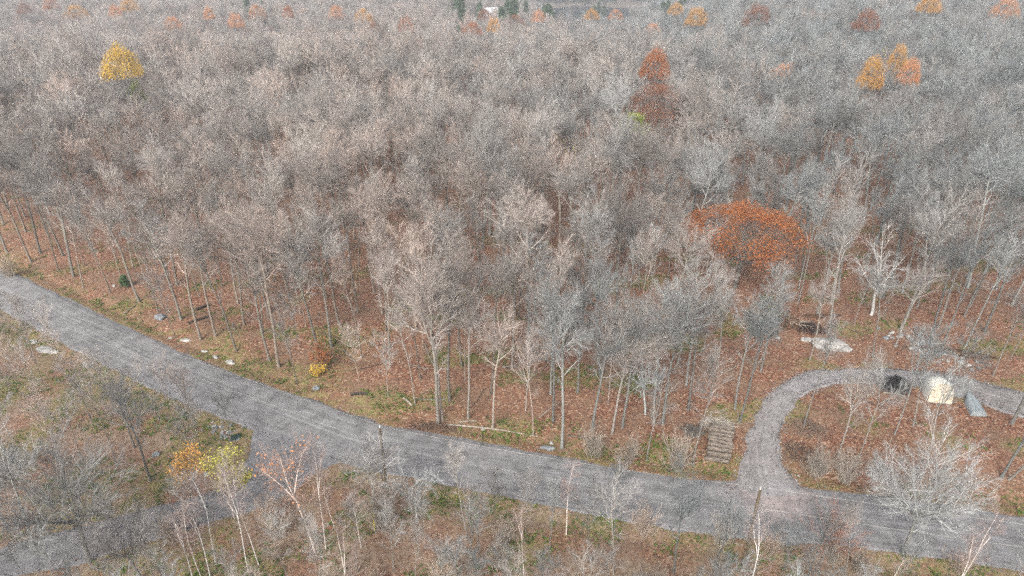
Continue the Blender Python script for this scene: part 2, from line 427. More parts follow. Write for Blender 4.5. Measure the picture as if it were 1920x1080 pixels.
def gravel_mat(name, base, tint, streak, speck, track=None, stain=None):
    m, nt, b = new_mat(name)
    tc = coord(nt)
    ac = N(nt, 'ShaderNodeAttribute', attribute_name='across'); al = N(nt, 'ShaderNodeAttribute', attribute_name='along')
    cb = N(nt, 'ShaderNodeCombineXYZ'); nt.links.new(ac.outputs['Fac'], cb.inputs[0]); nt.links.new(al.outputs['Fac'], cb.inputs[1])
    st = noise(nt, mapping(nt, cb.outputs[0], (2.6, 0.03, 1)), 1.0, 5, 0.7)
    c = mix(nt, ramp(nt, st, [(0.35, 0.0), (0.65, 1.0)]), tuple(v * (1 - streak) for v in base), tuple(v * (1 + streak) for v in base))
    big = noise(nt, tc, 0.09, 4, 0.6)
    c = mix(nt, ramp(nt, big, [(0.4, 0.0), (0.62, 0.6)]), c, tint)
    if track:
        ab = N(nt, 'ShaderNodeMath', operation='ABSOLUTE'); nt.links.new(ac.outputs['Fac'], ab.inputs[0])
        wob = N(nt, 'ShaderNodeMath', operation='MULTIPLY_ADD'); nt.links.new(noise(nt, mapping(nt, cb.outputs[0], (0.2, 0.12, 1)), 1, 3), wob.inputs[0])
        wob.inputs[1].default_value = 0.8; nt.links.new(ab.outputs[0], wob.inputs[2])
        tk = ramp(nt, wob.outputs[0], [(0.0, 0.0), (0.30, 0.1), (0.36, 1.0), (0.46, 0.9), (0.54, 0.1), (0.80, 0.0), (0.9, 0.5), (1.0, 0.1)])
        md = N(nt, 'ShaderNodeMath', operation='MULTIPLY'); nt.links.new(tk, md.inputs[0]); md.inputs[1].default_value = 0.55
        c = mix(nt, md.outputs[0], c, track)
    if stain:
        ds = N(nt, 'ShaderNodeVectorMath', operation='DISTANCE'); nt.links.new(tc, ds.inputs[0]); ds.inputs[1].default_value = stain[0]
        ad = N(nt, 'ShaderNodeMath', operation='MULTIPLY_ADD'); nt.links.new(noise(nt, mapping(nt, tc, (1.6, 0.35, 1)), 1.0, 4, 0.7), ad.inputs[0]); ad.inputs[1].default_value = 7.0; nt.links.new(ds.outputs['Value'], ad.inputs[2])
        mr = N(nt, 'ShaderNodeMapRange'); nt.links.new(ad.outputs[0], mr.inputs[0]); mr.inputs[1].default_value = 5.0; mr.inputs[2].default_value = 8.5; mr.inputs[3].default_value = 0.85; mr.inputs[4].default_value = 0.0
        c = mix(nt, mr.outputs[0], c, stain[1])
    mud = noise(nt, tc, 0.55, 5, 0.7)
    c = mix(nt, 1.0, c, ramp(nt, mud, [(0.36, 0.72), (0.5, 1.0), (0.66, 1.22)]), 'MULTIPLY')
    vor = N(nt, 'ShaderNodeTexVoronoi'); vor.inputs['Scale'].default_value = 16; nt.links.new(tc, vor.inputs['Vector'])
    sp = N(nt, 'ShaderNodeSeparateColor'); nt.links.new(vor.outputs['Color'], sp.inputs[0])
    c = mix(nt, 1.0, c, ramp(nt, sp.outputs[0], [(0, 1 - speck), (0.8, 1 + speck * 0.7), (0.95, 1 + speck * 2.4)]), 'MULTIPLY')
    nt.links.new(c, b.inputs['Base Color'])
    bump(nt, b, noise(nt, tc, 5, 5, 0.75), 0.5, 0.05)
    return m
M['road'] = gravel_mat('grey_gravel_road', (0.170, 0.168, 0.171), (0.218, 0.212, 0.214), 0.30, 0.09, (0.265, 0.262, 0.268), ((23.5, 46.6, 0.1), (0.30, 0.255, 0.245)))
M['side'] = gravel_mat('side_road_gravel', (0.17, 0.168, 0.174), (0.15, 0.145, 0.147), 0.15, 0.1)
M['drive'] = gravel_mat('driveway_gravel', (0.235, 0.228, 0.23), (0.165, 0.145, 0.136), 0.22, 0.16, (0.29, 0.282, 0.284))
tag(road_strip('road', MAIN, W_MAIN, 0.10, M['road'], 0.03, 3), 'grey gravel road curving through the woods', None, None, 'structure')
tag(road_strip('side_road', SIDE, W_SIDE, 0.03, M['side'], 0.045, 5, 1.8), 'narrow gravel side road branching towards the lower left', None, None, 'structure')
tag(road_strip('driveway', DRIVE, W_DRIVE, 0.05, M['drive'], 0.05, 7, 1.9), 'stony gravel driveway curving up past the log stack', None, None, 'structure')

# pond
def pond():
    a = np.linspace(0, 6.283, 48, endpoint=False)
    v = np.stack([82 + 58 * np.cos(a), 730 + 80 * np.sin(a), np.full(48, -26.8)], -1)
    v = np.vstack([v, [[82, 730, -26.8]]])
    g = Geo(); g.add(v, None, [(i, (i + 1) % 48, 48) for i in range(48)])
    m, nt, b = new_mat('dark_pond_water'); b.inputs['Base Color'].default_value = (0.012, 0.016, 0.022, 1)
    b.inputs['Roughness'].default_value = 0.12; b.inputs['Specular IOR Level'].default_value = 0.4
    bump(nt, b, noise(nt, coord(nt), 0.6, 3), 0.2, 0.1)
    tag(link('pond', g.mesh('pond', m)), 'dark still pond far beyond the woods', None, None, 'structure')
pond()

# ------------------------------------------------------------------ tree prototypes
def maple(seed, H=20.0, clear=0.5, nlead=4, lean=24, rx=3.6, dens=1.0, mats=('trunk', 'twig'), tw=1.0, sidebr=4, base_r=None, lod=0, wig=1.0):
    r = np.random.RandomState(seed); T = Geo(); C = Geo()
    br = base_r or 0.0085 * H
    tp, tr = grow(r, np.array([[0, 0, -0.4]]), np.array([[0.03 * r.randn(), 0.03 * r.randn(), 1]]), H * clear + 0.4, br, br * 0.62, 8, 0.028 * wig, 0.03)
    tr[0, 0] *= 1.35
    tube(T, tp, tr, 5 if lod else 8)
    fork = tp[0, -1]
    cen = fork + np.array([0, 0, H * (1 - clear) * 0.45]); rz = H * (1 - clear) * 0.55; root = fork - np.array([0, 0, 0.12 * H * (1 - clear) + 0.6])
    P = np.repeat(tp[:, -1], nlead, 0) - np.array([0, 0, 1]) * r.uniform(0, 0.06 * H, (nlead, 1)); P[0] = tp[0, -1]
    az = np.arange(nlead) * 6.283 / max(1, nlead) + r.rand() * 6 + r.randn(nlead) * 0.3
    a = np.radians(np.abs(r.normal(lean, 8, nlead))); a[0] *= 0.3
    D = np.stack([np.sin(a) * np.cos(az), np.sin(a) * np.sin(az), np.cos(a)], -1)
    L = fit(P, D, np.full(nlead, H * (1 - clear) * 1.15), cen, rx, rz) * r.uniform(0.88, 1.06, nlead)
    p1, r1 = grow(r, P, D, L, br * 0.52 / math.sqrt(nlead / 3.5), 0.014, 8, 0.05 * wig, 0.02)
    tube(T, p1, r1, 4 if lod else 6)
    P, D, L, rr = spawn(r, tp, tr, sidebr, 0.6, 0.98, 50, 10, 0.30, 0.15, 0.3)
    ps, rs = grow(r, P, D, fit(P, D, L, cen, rx, rz, 0.5), rr, 0.012, 8, 0.08 * wig, 0.08)
    P, D, L, rr = spawn(r, p1, r1, int(11 * dens), 0.08, 0.97, 44, 10, 0.62, 0.5, 0.55)
    p2, r2 = grow(r, P, D, fit(P, D, L, cen, rx, rz), np.maximum(rr, 0.016), 0.008, 8, 0.09 * wig, 0.045, root)
    p2 = np.concatenate([p2, ps]); r2 = np.concatenate([r2, rs])
    tube(C, p2[:, ::2], r2[:, ::2] * (1.7 if lod else 1.15), 3 if lod else 4)
    P, D, L, rr = spawn(r, p2, r2, 9, 0.12, 0.98, 38, 11, 0.52, 0.45, 0.6)
    P2, D2, L2, rr2 = spawn(r, p1, r1, 12, 0.35, 1.0, 36, 8, 0.24, 0.4, 0.4)
    P = np.concatenate([P, P2]); D = np.concatenate([D, D2]); L = np.concatenate([L, L2]); rr = np.concatenate([rr, rr2])
    D = norm(D + 0.22 * norm(P - root)); L = np.minimum(fit(P, D, L, cen, rx * 1.04, rz * 1.04), 2.4)
    p3, r3 = grow(r, P, D, L, np.clip(rr, 0.008, 0.018) * tw, 0.005 * tw, 4, 0.10 * wig, 0.03, root)
    p3e = p3
    tube(C, p3[:, ::2] if not lod else p3[:, ::4], (r3[:, ::2] if not lod else r3[:, ::4]) * (2.1 if lod else 1.2), 3, False, 0.8)
    P, D, L, rr = spawn(r, p3, r3, max(2, int((6.0 if not lod else 3.4) * dens)), 0.10, 1.0, 36, 12, 0.65, 0.3, 0.7)
    D = norm(D + 0.10 * norm(P - root)); L = fit(P, D, np.clip(L, 0.4, 1.3), cen, rx * 1.12, rz * 1.12, 0.45)
    if lod:
        p4, r4 = grow(r, P, D, L * 1.2, 0.016 * tw, 0.003, 1, 0.05, 0.05, root); blades(r, C, p4, 0.016 * tw)
    else:
        p4, r4 = grow(r, P, D, L, 0.0095 * tw, 0.003 * tw, 1, 0.05 * wig, 0.05, root); tube(C, p4, r4, 3, True, 0.3)
        P, D, L, rr = spawn(r, p4, r4, 2, 0.15, 0.9, 28, 9, 0.6, 0.2, 0.8)
        p5, r5 = grow(r, P, D, np.clip(L, 0.25, 0.7), 0.006, 0.002, 1, 0.05, 0.05, root); blades(r, C, p5, 0.0075 * tw)
    ends = np.concatenate([p4[:, -1], p3e[:, -1]])
    return T, C, ends, (mats[0], mats[1])
PROTO = {}
def reg(kind, T, C, mats, H, leaves=None, lm=None):
    tm = T.mesh(kind + '_trunk', M[mats[0]], True)
    cm = C.mesh(kind + '_crown', M[mats[1]], False, True)
    lv = leaves.mesh(kind + '_leaves', LEAF[lm], False, True) if leaves else None
    PROTO.setdefault(kind, []).append((tm, cm, lv, H))
SHAPES = [(0.58, 6, 46, 3.3), (0.64, 5, 42, 2.9), (0.56, 7, 48, 3.8), (0.64, 6, 50, 3.5), (0.68, 6, 50, 3.1), (0.47, 4, 24, 2.7), (0.60, 7, 52, 4.1), (0.66, 5, 44, 3.0)]
for k, (cl, nl, le, rx) in enumerate(SHAPES):
    T, C, e, mt = maple(100 + k, 20, cl, nl, le, rx, 0.92, sidebr=6); reg('maple', T, C, mt, 20)
for k, (cl, nl, le, rx) in enumerate(SHAPES + [(0.55, 5, 40, 4.9), (0.6, 4, 30, 2.7)]):
    T, C, e, mt = maple(150 + k, 20, cl, nl, le + 3, rx * 1.05, 0.95, lod=1, sidebr=3); reg('farmaple', T, C, mt, 20)
for k, (cl, rx) in enumerate([(0.66, 1.9), (0.6, 2.2), (0.7, 1.7), (0.56, 2.0)]):
    T, C, e, mt = maple(250 + k, 17, cl, 3, 26, rx, 0.75, ('trunk', 'twig'), 1.0, 5, 0.095); reg('pole', T, C, mt, 17)
for k in range(4):
    T, C, e, mt = maple(200 + k, 11, 0.42 + 0.06 * k, 3, 24, 1.5 + 0.2 * k, 0.62, ('sap', 'twig'), 0.85, 5, 0.055); reg('sapling', T, C, mt, 11)
for k in range(2):
    T, C, e, mt = maple(300 + k, 13, 0.33, 13, 44, 4.6, 0.85, ('trunk', 'paletwig' if k == 0 else 'twig'), 1.0, 2, 0.2); reg('fan', T, C, mt, 13)
for k in range(3):
    T, C, e, mt = maple(400 + k, 12, 0.55, 2, 14, 1.5, 0.5, ('birch', 'birchtwig'), 0.9, 5, 0.062); reg('birch', T, C, mt, 12)
for k in range(2):
    T, C, e, mt = maple(500 + k, 13, 0.33, 5, 42, 4.2, 0.5, ('pale', 'paletwig'), 1.4, 3, 0.2, wig=2.2); reg('dead', T, C, mt, 13)
def shrub(seed, H, n, mat, kind, sp=32):
    r = np.random.RandomState(seed); T = Geo(); C = Geo()
    P = np.concatenate([r.randn(n, 2) * 0.25 * H / 3, np.full((n, 1), -0.1)], 1)
    a = np.radians(np.abs(r.normal(0, sp, n))); az = r.rand(n) * 6.283
    D = np.stack([np.sin(a) * np.cos(az), np.sin(a) * np.sin(az), np.cos(a)], -1)
    p1, r1 = grow(r, P, D, H * r.uniform(0.6, 1.05, n), 0.02, 0.006, 6, 0.08, 0.04); tube(T, p1[:, ::2], r1[:, ::2], 4)
    P, D, L, rr = spawn(r, p1, r1, 8, 0.2, 1, 30, 9, 0.4, 0.5, 0.6); p2, r2 = grow(r, P, D, L, 0.009, 0.005, 3, 0.1, 0.06); tube(C, p2, r2, 3)
    P, D, L, rr = spawn(r, p2, r2, 6, 0.2, 1, 32, 9, 0.45, 0.4, 0.6); p3, r3 = grow(r, P, D, L, 0.006, 0.002, 2, 0.1, 0.06); tube(C, p3, r3, 3, True)
    P, D, L, rr = spawn(r, p3, r3, 2, 0.3, 1, 32, 9, 0.5, 0.4, 0.6); p3, r3 = grow(r, P, D, L, 0.005, 0.002, 1, 0.1, 0.06); tube(C, p3, r3, 3, True)
    reg(kind, T, C, (mat, mat), H)
shrub(601, 3, 26, 'brush', 'shrub'); shrub(602, 3, 34, 'brush', 'shrub', 24); shrub(603, 3, 30, 'redbrush', 'redshrub', 26)
for k, (cl, nl, le, rx) in enumerate([(0.42, 6, 44, 4.4), (0.5, 5, 40, 3.8), (0.36, 7, 50, 5.0)]):
    r = np.random.RandomState(700 + k)
    T, C, e, mt = maple(710 + k, 14, cl, nl, le, rx, 0.7, ('trunk', 'twig'), 1.0, 3, 0.19)
    zc_ = 14 * (cl + (1 - cl) * 0.45); q_ = np.linalg.norm((e - np.array([0, 0, zc_])) / np.array([rx, rx, 14 * (1 - cl) * 0.55]), axis=1)
    Lg = Geo(); e = e[(q_ > 0.6) & (e[:, 2] > zc_ - (1.4 if k == 2 else 0.0))]; e = e[r.permutation(len(e))[:(8000 if k == 2 else 5000)]]
    sz_ = 0.085 if k == 2 else 0.12
    cards(r, Lg, np.repeat(e, 3, 0), sz_, 0.9, 0.30)
    n_ = 17000 if k == 2 else 7000; u_ = norm(r.randn(n_, 3)); u_[:, 2] = np.abs(u_[:, 2]) * 1.1 - (0.25 if k == 2 else 0.05); q_ = r.uniform(0.72, 1.05, n_) + 0.10 * np.sin(5 * u_[:, 0] + k) * np.sin(6 * u_[:, 1] + 2 * k)
    pk_ = np.sin(9 * u_[:, 0] + 3 * k) + np.sin(8 * u_[:, 1] + k) + np.sin(9 * u_[:, 2]) + r.randn(n_) * 0.8 > -0.15
    cards(r, Lg, (u_ * q_[:, None] * np.array([rx, rx, 14 * (1 - cl) * 0.55]) + np.array([0, 0, zc_]))[pk_], sz_, 0.9, 0.1)
    reg('oak', T, C, mt, 14, Lg, 'orange')
for k in range(3):      # young trees with leaves left in the crown
    r = np.random.RandomState(750 + k)
    T, C, e, mt = maple(760 + k, 11, 0.5, 3, 22, 1.7, 0.5, ('birch', 'birchtwig'), 0.9, 5, 0.06)
    Lg = Geo(); e = e[e[:, 2] > 6.0]; e = e[r.permutation(len(e))[:(620, 620, 70)[k]]]
    cards(r, Lg, np.repeat(e, (3, 3, 2)[k], 0), 0.10, 0.9, 0.22)
    reg('leafbirch', T, C, mt, 11, Lg, 'yellow')
def conifer(seed, H, wid):
    r = np.random.RandomState(seed); T = Geo(); C = Geo(); Lg = Geo()
    tp, tr = grow(r, np.array([[0, 0, -0.3]]), np.array([[0, 0, 1.0]]), H + 0.3, 0.016 * H, 0.02, 8, 0.012, 0.02); tube(T, tp, tr, 7)
    n = 70; t = np.linspace(0.16, 0.98, n) ** 0.95
    az = np.arange(n) * 2.4 + r.randn(n) * 0.3; L = wid * (1 - t) ** 0.75 * r.uniform(0.65, 1.15, n) + 0.25
    P = np.stack([0 * t, 0 * t, t * H], -1); D = np.stack([np.cos(az), np.sin(az), r.uniform(-0.15, 0.3, n)], -1)
    p1, r1 = grow(r, P, D, L, 0.04, 0.01, 4, 0.06, 0.02); tube(C, p1, r1, 3)
    f = np.linspace(0.15, 1, 26); X = p1[:, 0:1] * (1 - f[None, :, None]) + p1[:, -1:] * f[None, :, None]
    cards(r, Lg, X.reshape(-1, 3), 0.028 * H, 0.5, 0.02 * H)
    reg('pine', T, C, ('trunk', 'trunk'), H, Lg, 'needle')
conifer(801, 20, 4.2); conifer(802, 20, 3.2)

NAMES = {'maple': ('bare_maple', 'tree'), 'sapling': ('bare_sapling', 'sapling'), 'pole': ('slender_bare_tree', 'tree'), 'fan': ('spreading_bare_tree', 'tree'), 'birch': ('bare_birch', 'birch'), 'dead': ('bleached_dead_tree', 'dead tree'),
         'shrub': ('dry_shrub', 'shrub'), 'redshrub': ('dry_shrub', 'shrub'), 'oak': ('autumn_oak', 'oak tree'), 'leafbirch': ('leafy_young_birch', 'birch'), 'pine': ('pine_tree', 'pine tree')}
count = {}
def plant(kind, x, y, h, label, group=None, var=None, rot=None, leaf=None, wide=1.0, lean=(0, 0)):
    c = count.get(kind, 0); count[kind] = c + 1
    tm, cm, lv, H = PROTO[kind][(c if var is None else var) % len(PROTO[kind])]
    nm, cat = NAMES[kind]
    e = link(nm, None, None, (x, y, tz(x, y))); e.empty_display_size = 0.5
    s = h / H; e.scale = (s * wide, s * wide, s)
    e.rotation_euler = (lean[0], lean[1], rng.rand() * 6.283 if rot is None else rot)
    tag(e, label, cat, group)
    link('trunk', tm, e)
    if lv is None: link('crown', cm, e)
    else:
        link('crown', cm, e)
        o = link('foliage', lv, e)
        if leaf:
            o.material_slots[0].link = 'OBJECT'; o.material_slots[0].material = LEAF[leaf]
    return e
# ------------------------------------------------------------------ trees that can be told apart
K = []      # (kind, (x, y), height, label, options)
def k(kind, p, h, label, **o): K.append((kind, p, h, label, o))
k('maple', (-64.84, 90.25), 20, 'stout dark-trunked maple leaning left, nearest the left end of the road', var=2, wide=1.15)
k('maple', (-79.70, 98.16), 20, 'bare maple at the far left edge just above the road', var=0)
k('maple', (-73.67, 94.72), 19, 'thin straight maple second from the left edge above the road', var=1)
k('maple', (-73.91, 97.47), 20, 'pale grey trunked maple third from the left edge above the road', var=4)
k('maple', (-72.20, 101.49), 19, 'bare maple close behind the stout dark-trunked maple', var=5)
k('maple', (-66.72, 98.99), 20, 'grey maple with thick trunk behind the stout leaning one', var=3)
k('sapling', (-57.41, 89.54), 14, 'slim dark-stemmed tree left of the mossy green bush', var=0)
k('maple', (-51.13, 82.25), 19, 'mottled grey maple just right of the mossy green bush', var=1)
k('sapling', (-47.24, 79.35), 16, 'slender light stem rising right behind the blue-grey boulder', var=1)
k('maple', (-43.32, 77.39), 18, 'straight maple standing right of the blue-grey boulder', var=7)
k('maple', (-38.76, 72.51), 19, 'thin pale maple leaning left beside the white rock slab', var=1)
k('maple', (-37.16, 73.17), 20, 'crooked grey maple with a bent trunk beside the dark fallen log', var=0, wide=0.95)
k('maple', (-28.85, 68.05), 20, 'grey maple at the wood edge left of the mottled one', var=5)
k('maple', (-27.24, 66.52), 21, 'lichen-mottled straight maple above the junction, at the road edge', var=4)
k('sapling', (-24.19, 63.17), 12, 'small crooked tree with a dead top at the road edge above the junction', var=2)
k('maple', (-22.94, 68.53), 20, 'bare maple whose trunk rises out of the orange bush', var=6)
k('maple', (-22.11, 70.95), 19, 'bare maple just behind the orange bush', var=3)
k('maple', (-7.63, 56.30), 23.5, 'tallest pale maple with a long trunk at the road edge in mid picture', var=5, wide=1.0)
k('maple', (-7.23, 56.74), 22, 'twin of the tallest maple, close against its right side', var=1, wide=0.8)
k('maple', (-6.77, 60.05), 19, 'short-trunked maple just behind the tall twin maples', var=7)
k('maple', (-4.57, 56.97), 16, 'dark straight maple right of the tall twin maples', var=4)
k('maple', (-2.02, 55.42), 16, 'dark straight maple by the left part of the long fallen pole', var=1)
k('sapling', (2.16, 54.29), 13, 'slanting young tree at the right end of the long fallen pole', var=3)
k('maple', (4.22, 61.18), 16, 'pale maple among green undergrowth behind the long fallen pole', var=3)
k('maple', (8.18, 55.16), 17, 'light grey fan-topped maple at the road edge right of the long fallen pole', var=2)
k('maple', (10.11, 54.50), 15, 'grey maple second from the right end of the long fallen pole', var=6, wide=1.1)
k('maple', (11.31, 55.42), 16, 'dark maple close behind the grey one at the road edge', var=4)
k('maple', (7.23, 61.42), 15, 'leaning maple among the green undergrowth in mid wood', var=5)
k('sapling', (1.41, 58.07), 12, 'small leaning tree just behind the long fallen pole', var=1)
k('maple', (0.00, 66.05), 17, 'pale smooth-trunked maple in the mid wood behind the long fallen pole', var=7)
k('maple', (14.76, 56.30), 16, 'thin maple in the pair left of the log stack', var=1)
k('maple', (15.64, 56.30), 17, 'right-hand maple in the pair left of the log stack', var=0)
k('maple', (18.70, 58.31), 16, 'bare maple just above the log stack', var=3)
k('maple', (23.60, 56.30), 15, 'dark straight-trunked maple beside the driveway entrance', var=4, wide=0.85)
k('maple', (23.75, 58.52), 16, 'ivy-dark maple close behind the straight one by the driveway', var=1, wide=0.85)
k('fan', (14.92, 88.69), 16, 'open-limbed pale tree standing alone above the mid wood', var=1, wide=0.8)
k('maple', (40.26, 78.47), 15, 'slim maple between the root plate and the bleached dead tree', var=1)
k('maple', (43.36, 81.36), 17, 'leaning grey maple left of the bleached dead tree', var=7, lean=(0.02, 0.12))
k('sapling', (32.61, 73.17), 13, 'thin pole-like tree standing before the dark root plate', var=0)
k('dead', (47.75, 78.91), 13.5, 'bleached white dead tree with crooked limbs above the driveway', var=0)
k('dead', (29.09, 90.00), 14, 'pale grey fan-shaped dead tree in front of the big orange oak', var=1, wide=0.6)
k('dead', (14.09, 57.86), 11, 'small whitish dead tree leaning left of the log stack', var=1, wide=0.7)
k('maple', (31.47, 50.95), 14, 'dark-stemmed tree right of the driveway bend', var=5, wide=0.8)
k('sapling', (33.18, 50.52), 13, 'thin slanting tree right of the dark-stemmed one by the driveway', var=2)
k('sapling', (38.75, 54.50), 14, 'slim tree below the dark brush heap in the yard', var=3)
k('sapling', (41.22, 55.65), 14, 'slim dark tree left of the cream shelter', var=0, lean=(0.0, 0.1))
k('sapling', (44.96, 57.63), 13, 'slim dark tree in front of the cream shelter', var=1, lean=(0.0, 0.08))
k('maple', (45.47, 48.13), 16, 'dark multi-stem tree at the right edge above the road', var=5, lean=(0, 0.1))
k('maple', (45.97, 47.86), 14, 'second stem of the clump at the right edge above the road', var=1, lean=(0, 0.2))
k('fan', (31.91, 39.43), 13.5, 'broad pale fan-crowned tree at the near road edge on the right', var=0, wide=0.86, rot=0.6)
k('fan', (-33.95, 38.56), 12.5, 'broad blue-grey fan-crowned tree at the lower left', var=1, rot=2.0, wide=1.1)
k('fan', (-42.42, 41.65), 11, 'grey fan-crowned tree at the left edge above the side road', var=1, wide=0.8)
k('fan', (-29.12, 37.03), 9, 'low grey fan-crowned tree at the bottom edge left of the birch clump', var=1, wide=0.9)
k('maple', (-38.71, 39.43), 14, 'forked blue-grey tree at the lower left edge', var=2)
k('maple', (-33.47, 47.86), 14, 'rough grey-trunked tree above the side road on the left', var=5)
k('sapling', (-37.05, 49.00), 12, 'dark slim tree left of the rough grey-trunked one', var=2)
k('maple', (-37.28, 52.54), 12.5, 'dense beige brush-like tree overhanging the road on the left', var=5, wide=0.85)
k('birch', (-23.57, 35.88), 9.5, 'white birch at the bottom edge left of the side road', var=0)
k('birch', (-23.04, 36.11), 9, 'second white birch of the clump at the bottom edge', var=1)
k('birch', (-24.01, 35.46), 8.5, 'leftmost white birch of the clump at the bottom edge', var=2)
k('birch', (-20.30, 38.30), 11, 'thin twin-stemmed white birch right of the side road', var=1, wide=0.7)
k('birch', (-20.93, 37.63), 11.5, 'thin white birch left of the twin-stemmed one by the side road', var=0, wide=0.7)
k('leafbirch', (-27.14, 44.77), 6.6, 'young birch with golden leaves left of the side road mouth', var=0, leaf='amber', wide=1.5)
k('leafbirch', (-23.98, 43.18), 7.6, 'young birch with pale yellow leaves at the side road mouth', var=1, leaf='yellow', wide=1.5)
k('leafbirch', (-16.04, 39.43), 13.5, 'slender birch with orange leaves at its top by the junction', var=2, leaf='peach', wide=1.0)
k('birch', (-15.22, 39.67), 12, 'bare slender birch beside the orange-topped one by the junction', var=2, wide=0.8)
k('sapling', (-11.76, 42.54), 10, 'bushy sapling in front of the branch-hidden utility pole', var=3, wide=1.5)
k('sapling', (-11.00, 43.24), 9, 'low bushy sapling right of the hidden utility pole', var=2, wide=1.5)
k('dead', (-8.22, 43.18), 8.5, 'silvery bare tree overhanging the road in the lower middle', var=1)
k('sapling', (-1.45, 42.11), 8.5, 'thin dark-stemmed tree rising against the road in the lower middle', var=1)
k('sapling', (1.13, 41.65), 8.5, 'dark forked sapling right of the thin stem in the lower middle', var=0)
k('sapling', (6.15, 38.52), 10, 'tall dark-stemmed sapling below the road in the lower middle', var=2)
k('sapling', (7.99, 37.26), 11, 'dark sapling left of the brush-crowned tree below the road', var=3)
k('maple', (12.79, 37.48), 13, 'dark tree with a beige brush crown reaching over the road', var=5, wide=0.75)
k('sapling', (15.71, 37.03), 10, 'multi-stemmed sapling just left of the utility pole', var=1, wide=1.2)
k('redshrub', (26.34, 39.91), 4.5, 'pinkish bushy shrub at the near road edge right of the utility pole', var=0, wide=0.9)
k('shrub', (15.50, 49.83), 4.2, 'tall beige shrub left of the log stack at the road edge', var=0)
k('shrub', (8.02, 51.22), 3.4, 'beige shrub at the road edge below the fan-topped maple', var=1)
k('shrub', (11.31, 50.75), 3.0, 'low beige shrub between two taller ones left of the log stack', var=0)
k('shrub', (28.35, 48.32), 3.4, 'beige shrub at the right side of the driveway mouth', var=1)
k('shrub', (30.80, 47.64), 3.6, 'beige twiggy shrub by the road right of the driveway', var=0)
k('shrub', (-73.91, 90.00), 3.6, 'pinkish grey shrub at the left end of the road', var=1)
k('shrub', (-10.94, 42.29), 4.0, 'grey-beige brush below the road by the yellow stake', var=1)
# coloured crowns
k('dead', (72.19, 184.27), 20, 'white-stemmed leafless tree in the far right woods, left of a pair', var=0, wide=0.5)
k('dead', (73.66, 180.91), 20, 'white-stemmed leafless tree in the far right woods, right of a pair', var=1, wide=0.5)
k('oak', (31.8, 86.5), 12.6, 'big round orange oak above the driveway', var=2, leaf='orange', wide=1.95)
k('oak', (-88.40, 160.44), 20, 'golden yellow tree rising above the grey woods on the left', var=1, leaf='gold', wide=0.64)
k('leafbirch', (-90.05, 167.31), 14, 'thin lime-yellow tree against the right side of the golden tree', var=1, leaf='lime')
k('leafbirch', (-82.56, 113.99), 17, 'nearly bare tree with a few yellow leaves near the left edge', var=2, leaf='amber')
k('oak', (169.57, 298.82), 20, 'round orange tree near the top right corner', var=1, leaf='amber', wide=0.72)
k('oak', (84.18, 332.90), 20, 'golden orange tree at the top right of the pond', var=0, leaf='amber', wide=0.7)
k('oak', (69.26, 356.10), 19, 'faded orange tree below the pond on the right', var=2, leaf='peach', wide=0.6)
k('oak', (33.14, 163.60), 19, 'thin-leaved bright orange tree above the russet oak', var=1, leaf='orange', wide=0.55)
k('oak', (29.10, 137.82), 16.5, 'large dull russet oak in the right of mid woods', var=2, leaf='russet', wide=0.95)
k('leafbirch', (23.12, 131.14), 14, 'small bright lime green tree left of the russet oak', var=0, leaf='lime', wide=1.2)
k('leafbirch', (8.49, 117.59), 15, 'sparse pale yellow tree in the mid woods', var=2, leaf='yellow')
k('leafbirch', (65.02, 169.37), 17, 'narrow orange-leaved tree below the white-stemmed pair', var=0, leaf='peach', wide=1.2)
k('oak', (121.94, 250.20), 19, 'flat-topped russet tree near the top right', var=1, leaf='russet', wide=0.7)
k('oak', (102.72, 189.26), 18, 'pale orange tree beside the yellow one on the right', var=2, leaf='amber', wide=0.36)
k('leafbirch', (104.82, 201.52), 18, 'yellow-green topped tree left of the pale orange one', var=2, leaf='yellow', wide=0.9)
k('oak', (83.11, 162.72), 18, 'orange tree at right, left one of a low pair', var=0, leaf='amber', wide=0.42)
k('oak', (92.60, 164.10), 17, 'faded orange tree at right, right one of a low pair', var=1, leaf='peach', wide=0.45)
k('oak', (197.18, 293.19), 20, 'faded orange tree in the top right corner', var=2, leaf='peach', wide=0.7)
k('oak', (92.84, 276.04), 19, 'dull russet tree along the top right of the golden orange one', var=0, leaf='russet', wide=0.8)
k('oak', (101.60, 454.66), 20, 'yellow-orange tree at the right end of the pond', var=1, leaf='amber', wide=0.8)
